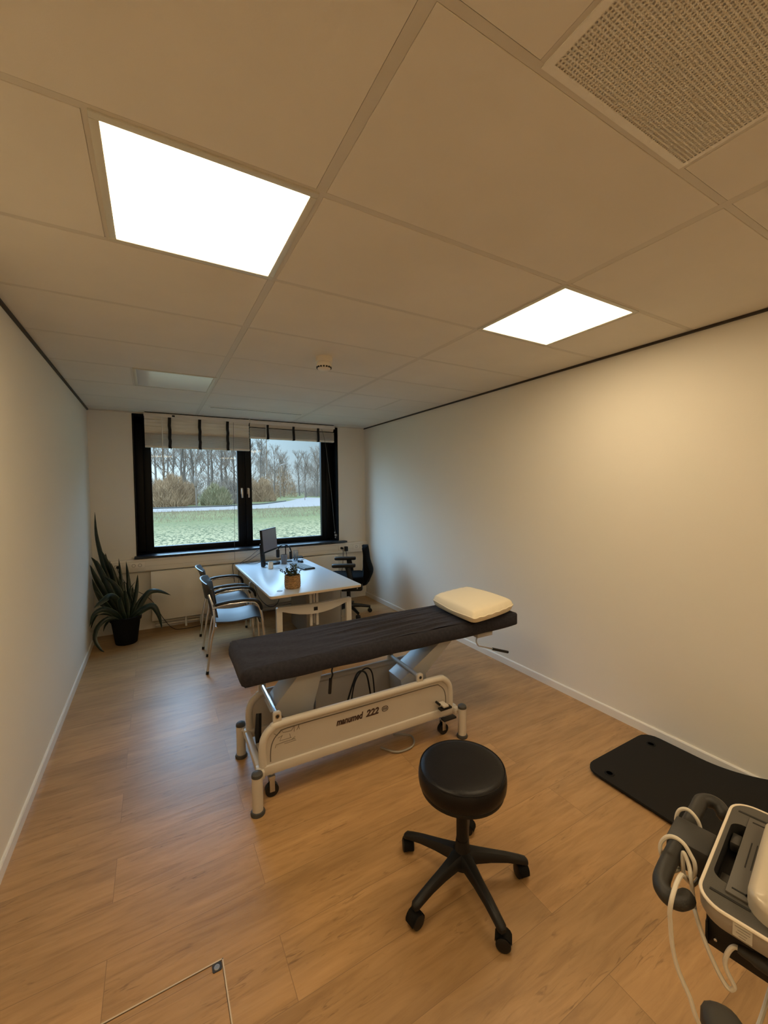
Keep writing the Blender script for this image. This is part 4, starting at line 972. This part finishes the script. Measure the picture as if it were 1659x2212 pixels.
# probe in its holder and its cable
t3 = Thing('applicator', 'dark grey applicator handpiece hanging under the device by its pale cable', 'handpiece', TM + Vector((0, 0, .70)), TA, world=False)
hz = -.70
t3.part('handpiece', MB().tube([(-.165, -.060, .774 + hz), (-.165, -.066, .774 + hz), (-.165, -.078, .774 + hz), (-.165, -.085, .774 + hz), (-.165, -.098, .775 + hz), (-.165, -.25, .778 + hz)], [.0075, .009, .0095, .012, .0135, .014], 18), DGREY)
P = [(-.165, -.062, .7735), (-.165, -.056, .773), (-.165, -.050, .765), (-.165, -.044, .748), (-.165, -.041, .728), (-.165, -.045, .712), (-.165, -.052, .700), (-.165, -.056, .691), (-.165, -.051, .681), (-.165, -.043, .683), (-.163, -.030, .698), (-.16, -.015, .723), (-.155, .001, .755), (-.145, .011, .772), (-.130, .016, .765), (-.12, .022, .790), (-.108, .028, .812), (-.096, .036, .832), (-.09, .047, .845), (-.088, .046, .798), (-.087, .036, .793), (-.088, .026, .810), (-.09, .026, .835), (-.09, .033, .849), (-.09, .046, .866), (-.09, .063, .870), (-.09, .079, .860), (-.09, .0905, .836), (-.09, .089, .812), (-.078, .080, .788), (-.062, .074, .764), (-.02, .064, .757), (.03, .066, .765), (.05, .092, .800), (.05, .094, .824), (.05, .086, .846), (.05, .069, .855), (.05, .050, .840), (.05, .042, .81), (.050, .036, .772), (.030, .032, .756), (.0, .03, .754), (-.050, .033, .756), (-.070, .036, .768), (-.115, .040, .812), (-.155, .036, .842), (-.195, .0345, .850), (-.222, .035, .836), (-.225, .037, .810), (-.22, .037, .786), (-.22, .033, .742), (-.22, .025, .706), (-.22, .014, .681), (-.22, .002, .659), (-.22, -.009, .628), (-.20, -.025, .58), (-.15, -.05, .53), (-.07, -.075, .52), (.03, -.09, .56), (.06, -.10, .63), (.06, -.10, .715)]
t3.part('cable', MB().tube([Vector((a, b, c + hz)) for a, b, c in cr(P, 380)], .0042, 8), CABLEW, label='pale cable')

# ------------------------------------------------------------------ outdoors
GZ = -.30
def ground_mat():
    m = bpy.data.materials.new('meadow'); m.use_nodes = True; nt = m.node_tree; N = nt.nodes; L = nt.links; b = N['Principled BSDF']
    tc = N.new('ShaderNodeTexCoord')
    n = N.new('ShaderNodeTexNoise'); n.inputs['Scale'].default_value = .16; n.inputs['Detail'].default_value = 3; L.new(tc.outputs['Object'], n.inputs['Vector'])
    r = N.new('ShaderNodeValToRGB'); r.color_ramp.elements[0].position = .35; r.color_ramp.elements[1].position = .65
    r.color_ramp.elements[0].color = (.048, .043, .011, 1); r.color_ramp.elements[1].color = (.070, .058, .015, 1); L.new(n.outputs['Fac'], r.inputs[0])
    mp = N.new('ShaderNodeMapping'); mp.inputs['Scale'].default_value = (6.5, 2.6, 1); L.new(tc.outputs['Object'], mp.inputs[0])
    n2 = N.new('ShaderNodeTexNoise'); n2.inputs['Scale'].default_value = 1.6; n2.inputs['Detail'].default_value = 4; n2.inputs['Distortion'].default_value = .6; L.new(mp.outputs[0], n2.inputs['Vector'])
    r2 = N.new('ShaderNodeValToRGB'); e = r2.color_ramp.elements; e[0].position = .42; e[0].color = (.028, .026, .010, 1); e[1].position = .53; e[1].color = (.165, .118, .060, 1); L.new(n2.outputs['Fac'], r2.inputs[0])
    sx = N.new('ShaderNodeSeparateXYZ'); L.new(tc.outputs['Object'], sx.inputs[0])
    mr = N.new('ShaderNodeMapRange'); mr.inputs[1].default_value = 16; mr.inputs[2].default_value = 29; mr.inputs[3].default_value = .95; mr.inputs[4].default_value = .12; L.new(sx.outputs[1], mr.inputs[0])
    mx = N.new('ShaderNodeMix'); mx.data_type = 'RGBA'; L.new(mr.outputs[0], mx.inputs[0]); L.new(r.outputs[0], mx.inputs[6]); L.new(r2.outputs[0], mx.inputs[7])
    L.new(mx.outputs[2], b.inputs['Base Color']); b.inputs['Roughness'].default_value = .95; b.inputs['Specular IOR Level'].default_value = .1
    return m
struct('meadow_ground', MB().add([(-90, YB + .31, GZ), (140, YB + .31, GZ), (140, 260, GZ), (-90, 260, GZ)], [(0, 1, 2, 3)]), ground_mat())
ASPH = mat('asphalt', (.082, .048, .031), .8)
rd = MB(); Lft = [(-60, 43), (0, 43), (9, 43.5), (16, 45), (24, 49), (40, 60)]; Rgt = [(-60, 51), (0, 51.5), (8, 52.5), (14, 57), (21, 70), (34, 100)]
rd.grid([[(a, b, GZ + .02) for a, b in Lft], [(a, b, GZ + .02) for a, b in Rgt]]); struct('road', rd, ASPH)
rd = MB(); rd.grid([[(a, b, GZ + .03) for a, b in ((26, 82), (34, 84), (60, 90))], [(a, b, GZ + .03) for a, b in ((25, 87), (34, 89), (60, 95))]]); struct('foot_path', rd, ASPH)
struct('road_kerb', MB().tube([(a, b, GZ + .06) for a, b in ((-60, 51.6), (0, 52.1), (8, 53.1), (14, 57.6), (20.5, 70))], .10, 6), mat('kerb', (.035, .024, .016), .8))

# weeds along the near road edge, dry stalks nobody could count
rn = random.Random(11); mb = MB()
for k in range(9000):
    x = rn.uniform(-3, 26); y = rn.uniform(27, 42.5); h = rn.uniform(.04, .24) * (2.6 if rn.random() < .03 else 1); a = rn.uniform(-.7, .7); w = .012; y = 42.5 - 14 * rn.random() ** 1.7
    mb.add([(x - w, y, GZ), (x + w, y, GZ), (x + a * h + .01, y + .1, GZ + h)], [(0, 1, 2)])
o = single('dry_weeds', mb, mat('weed', (0.0725, 0.0425, 0.0150), .95, vcol=(0.1025, 0.0625, 0.0250), vscale=.8), 'pale dry weeds growing along the near side of the road', 'weeds', smooth=0, kind='stuff')

# shrubs: dense twig clumps
def shrub(label, c, rx, ry, h, seed, m, n=3200):
    rn = random.Random(seed); mb = MB()
    for k in range(int(n * 1.7)):
        a = rn.uniform(0, 2 * PI); q = math.sqrt(rn.random()); u = rn.random() ** .7
        x = c[0] + rx * q * math.cos(a); y = c[1] + ry * q * math.sin(a)
        hh = h * math.sqrt(max(.04, 1 - q ** 2.6)) * (1 + .16 * math.sin(a * 3 + seed) * q + .10 * math.sin(x * 2.3 + seed) + .07 * math.sin(x * 5.1 + 2 * seed)); z = GZ + hh * u
        l = rn.uniform(.3, .8) * (1 + .08 * h); d = Vector((math.cos(a) * .35 * q + rn.gauss(0, .35), rn.gauss(0, .3), rn.uniform(.6, 1.3))).normalized() * l; w = rn.uniform(.010, .030) * (1 + .10 * h); s = Vector((rn.gauss(0, 1), .2, rn.gauss(0, .6))).normalized() * w; p = Vector((x, y, max(GZ, z - .5 * d.z)))
        mb.add([p - s, p + s, p + d], [(0, 1, 2)])
    t = Thing('shrub', label, 'shrub', (c[0], c[1], GZ)); t.part('twigs', mb, m, smooth=0)
    st = MB()
    for k in range(7): a = k * .9; st.tube([(c[0] + .2 * math.cos(a), c[1] + .2 * math.sin(a), GZ), (c[0] + rx * .4 * math.cos(a), c[1] + ry * .4 * math.sin(a), GZ + h * .7)], [.05, .02], 5)
    t.part('stems', st, m); return t
BR = mat('shrub_brown', (0.1414, 0.0707, 0.0286), .95, vcol=(0.2234, 0.1186, 0.0524), vscale=.7)
GRN = mat('shrub_green', (0.1049, 0.0798, 0.0286), .95, vcol=(0.1687, 0.1186, 0.0524), vscale=.7)
PUR = mat('shrub_grey', (0.1352, 0.0936, 0.0650), .95, vcol=(0.2028, 0.1352, 0.0884), vscale=.7)
shrub('tall brown twiggy shrub across the road, leftmost in the window', (2.2, 58, 0), 2.15, 2.2, 3.9, 1, BR, 5000)
shrub('brown shrub just left of the pale roadside post', (4.6, 63.5, 0), 1.3, 2, 3.1, 2, BR, 2600)
shrub('green low shrub just right of the pale roadside post', (8.0, 59.5, 0), 1.9, 2, 2.7, 3, GRN, 3200)
shrub('grey-green shrub behind the dark middle sash, left of the handles', (10.6, 64.5, 0), 1.6, 2, 3.6, 4, PUR, 3200)
shrub('wide pale brown shrub at the road bend, left in the right pane', (16.4, 72, 0), 2.8, 2.5, 4.0, 5, BR, 3600)
shrub('tall brown shrub behind the street lamp in the right pane', (30.5, 112, 0), 5.0, 3, 8.0, 6, BR, 2000)
shrub('dark grey shrub beyond the path, far right in the window', (45.0, 112, 0), 7.0, 3, 4.6, 7, PUR, 4200)

# trees
BARK = mat('bark_grey', (0.0707, 0.0478, 0.0312), .95, vcol=(0.1040, 0.0666, 0.0437), vscale=2)
TWIG = mat('twig_grey', (0.1215, 0.0753, 0.0462), .95)
def tree_mesh(seed, H, r0, spread, lean, low):
    rn = random.Random(seed); tr = MB(); br = MB()
    top = Vector((lean, rn.uniform(-.4, .4), H)); pts = [Vector((0, 0, 0)).lerp(top, k / 6) + Vector((rn.gauss(0, .08), rn.gauss(0, .08), 0)) * (k > 0) for k in range(7)]
    tr.tube(pts, [r0 * (1 - .13 * k) for k in range(7)], 7)
    def branch(p, d, L, r, lv):
        q = [p]; e = d.copy()
        for k in range(3): e = (e + Vector((rn.gauss(0, .18), rn.gauss(0, .18), .10))).normalized(); q.append(q[-1] + e * L / 3)
        br.tube(q, [r, r * .75, r * .5, r * .25], 4 if lv < 2 else 3, caps=False)
        if lv < 3:
            for k in range((6, 5, 4)[lv]):
                u = rn.uniform(.25, 1); i = min(2, int(u * 3)); pp = q[i].lerp(q[i + 1], u * 3 - i)
                nd = (e + Vector((rn.gauss(0, .55), rn.gauss(0, .55), rn.gauss(.15, .35)))).normalized(); branch(pp, nd, L * rn.uniform(.42, .62), r * .5, lv + 1)
    for k in range(15):
        u = low + (1 - low) * (k + rn.random()) / 15.; i = min(5, int(u * 6)); p = pts[i].lerp(pts[i + 1], min(1, u * 6 - i)); a = rn.uniform(0, 2 * PI)
        branch(p, Vector((math.cos(a), math.sin(a), rn.uniform(.8, 1.8))).normalized(), spread * (1.15 - .6 * u) * rn.uniform(.7, 1.1), r0 * .30, 0)
    return tr, br
protos = []
def tree(loc, rz, sc_, kind, label):
    H, r0, spread, lean, low = ((15, .20, 2.6, .5, .28), (13, .17, 3.2, -.4, .22), (11, .22, 4.0, .2, .18))[kind]
    while len(protos) <= kind: protos.append(None)
    if protos[kind] is None:
        t = Thing('bare_tree', label, 'tree', loc, rz, 'bare trees beyond the road', world=False); tr, br = tree_mesh(20 + kind, H, r0, spread, lean, low)
        t.part('trunk', tr, BARK); t.part('branches', br, TWIG, smooth=0); protos[kind] = t.o; t.o.scale = (sc_,) * 3; return t.o
    return dup(protos[kind], loc, rz, label, (sc_,) * 3)
NUM = ['first', 'second', 'third', 'fourth', 'fifth', 'sixth', 'seventh', 'eighth', 'ninth', 'tenth', 'eleventh', 'twelfth']
rn = random.Random(4)
lt = [(.9, 66, 0), (2.1, 62, 1), (3.2, 70, 0), (4.0, 64, 0), (5.0, 72, 1), (5.8, 66, 0), (7.4, 63, 0), (8.6, 70, 1), (9.6, 66, 0), (11.2, 62, 2), (12.6, 73, 0)]
for i, (x, y, k) in enumerate(lt): tree((x, y, GZ), rn.uniform(0, 6), rn.uniform(.9, 1.15), k, '%s bare tree from the left behind the left window pane' % NUM[i])
rt = [(19.0, 82, 0), (21.5, 90, 1), (27.5, 105, 2), (32, 112, 2), (33.5, 98, 2), (38.5, 104, 2), (44, 118, 2), (46.5, 105, 2)]
for i, (x, y, k) in enumerate(rt): tree((x, y, GZ), rn.uniform(0, 6), rn.uniform(.9, 1.15), k, '%s bare tree from the left behind the right window pane' % NUM[i])
fl_ = [(-1.5, 88, 1), (2.6, 92, 2), (5.8, 86, 1), (8.0, 94, 2), (11.0, 88, 1), (14.5, 95, 2)]
for i, (x, y, k) in enumerate(fl_): tree((x, y, GZ), rn.uniform(0, 6), rn.uniform(1.1, 1.35), k, '%s bare tree from the left in the far row seen through the left window pane' % NUM[i])
fr_ = [(24.5, 118, 2), (30.0, 126, 2), (36.5, 130, 2), (41.5, 128, 2), (48.0, 132, 2), (55.0, 128, 2)]
for i, (x, y, k) in enumerate(fr_): tree((x, y, GZ), rn.uniform(0, 6), rn.uniform(1.1, 1.35), k, '%s bare tree from the left in the far row seen through the right window pane' % NUM[i])
# a far belt of undergrowth closing the horizon
for i, (x, y, rx, h) in enumerate(((-6, 96, 9, 6), (10, 100, 9, 7), (25, 128, 12, 7), (50, 140, 16, 7), (78, 150, 18, 8))):
    shrub('%s hazy grey thicket from the left on the horizon behind the trees' % NUM[i], (x, y, 0), rx, 3, h, 40 + i, PUR, 3600)
# street furniture
PST = mat('pale_post', (0.1127, 0.0736, 0.0471), .4)
t = Thing('road_post', 'pale tall roadside post with a small box seen in the left pane', 'post', (5.35, 57.5, GZ))
t.part('pole', MB().tube([(5.35, 57.5, GZ), (5.35, 57.5, 3.2), (5.33, 57.5, 7.0)], [.13, .12, .07], 10), PST); t.part('control_box', MB().box((5.12, 57.3, 2.2), (5.52, 57.6, 3.5), .05), PST)
def lamp(x, y, h, label):
    t = Thing('street_lamp', label, 'street lamp', (x, y, GZ), group='street lamps')
    t.part('pole', MB().tube(cr([(x, y, GZ), (x, y, h * .6), (x, y, h - .6), (x + .25, y, h - .1), (x + 1.3, y, h + .15)], 18), [.13] * 0 or .10, 8), PST); t.part('lamp_head', MB().box((x + 1.1, y - .15, h + .07), (x + 1.9, y + .15, h + .24), .05), PST)
lamp(26.1, 94, 7.5, 'pale street lamp in the right window pane beyond the road bend')
t = Thing('road_sign', 'pale post with a small narrow sign at the right in the right pane', 'sign', (25.6, 75, GZ))
t.part('pole', MB().cyl((25.6, 75, GZ), (25.6, 75, 3.7), .06, 8), PST); t.part('sign_plate', MB().box((25.42, 74.9, 2.1), (25.78, 74.94, 3.3), .01), PST)

# ------------------------------------------------------------------ sky
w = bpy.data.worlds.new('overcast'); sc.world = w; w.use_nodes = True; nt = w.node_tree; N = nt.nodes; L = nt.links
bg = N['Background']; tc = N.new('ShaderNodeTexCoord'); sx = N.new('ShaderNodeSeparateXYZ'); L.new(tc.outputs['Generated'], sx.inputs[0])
r = N.new('ShaderNodeValToRGB'); e = r.color_ramp.elements
e[0].position = .0; e[0].color = (.36, .42, .40, 1); e[1].position = 1; e[1].color = (.42, .70, 1.0, 1)
for p, c in ((.495, (.36, .42, .40)), (.505, (.86, 1.08, 1.18)), (.565, (.70, 1.02, 1.22)), (.70, (.37, .66, 1.0)), (.85, (.40, .68, 1.0))): q = e.new(p); q.color = (*c, 1)
ad = N.new('ShaderNodeMath'); ad.operation = 'MULTIPLY_ADD'; L.new(sx.outputs[2], ad.inputs[0]); ad.inputs[1].default_value = .5; ad.inputs[2].default_value = .5; L.new(ad.outputs[0], r.inputs[0])
# overcast: brighter towards the zenith, plus an unseen brighter bank added at left to light the right wall
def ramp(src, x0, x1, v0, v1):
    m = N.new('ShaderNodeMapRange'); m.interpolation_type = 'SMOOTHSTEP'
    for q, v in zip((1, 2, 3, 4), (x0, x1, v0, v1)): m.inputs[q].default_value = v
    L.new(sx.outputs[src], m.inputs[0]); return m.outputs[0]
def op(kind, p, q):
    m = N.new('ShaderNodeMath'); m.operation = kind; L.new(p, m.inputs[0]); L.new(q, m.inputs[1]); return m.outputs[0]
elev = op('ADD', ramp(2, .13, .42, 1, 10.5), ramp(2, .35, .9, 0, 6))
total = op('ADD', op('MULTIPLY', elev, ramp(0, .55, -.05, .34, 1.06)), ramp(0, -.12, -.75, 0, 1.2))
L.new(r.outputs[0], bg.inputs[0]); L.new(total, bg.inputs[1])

# ------------------------------------------------------------------ camera and render settings
cd = bpy.data.cameras.new('camera'); cam = bpy.data.objects.new('camera', cd); COL.objects.link(cam); sc.camera = cam
cd.sensor_fit = 'VERTICAL'; cd.sensor_height = 36; cd.sensor_width = 27; cd.lens = 14.3184; cd.shift_x = -.00138; cd.shift_y = -.0058; cd.clip_start = .02; cd.clip_end = 600
rr = ((.8693325, -.4941292, -.0098647), (.0293536, .0316972, .9990664), (-.4933552, -.8688105, .0420598))
cam.matrix_world = Matrix(((rr[0][0], rr[1][0], rr[2][0], .629), (rr[0][1], rr[1][1], rr[2][1], 0.0), (rr[0][2], rr[1][2], rr[2][2], 1.667), (0, 0, 0, 1)))
vs_ = sc.view_settings; vs_.view_transform = 'Standard'; vs_.look = 'None'; vs_.gamma = 1; vs_.exposure = 0; vs_.use_curve_mapping = False
cy = sc.cycles; cy.max_bounces = 8; cy.diffuse_bounces = 5; cy.glossy_bounces = 4; cy.transparent_max_bounces = 12; cy.sample_clamp_indirect = 6; cy.use_denoising = True; cy.caustics_reflective = False; cy.caustics_refractive = False
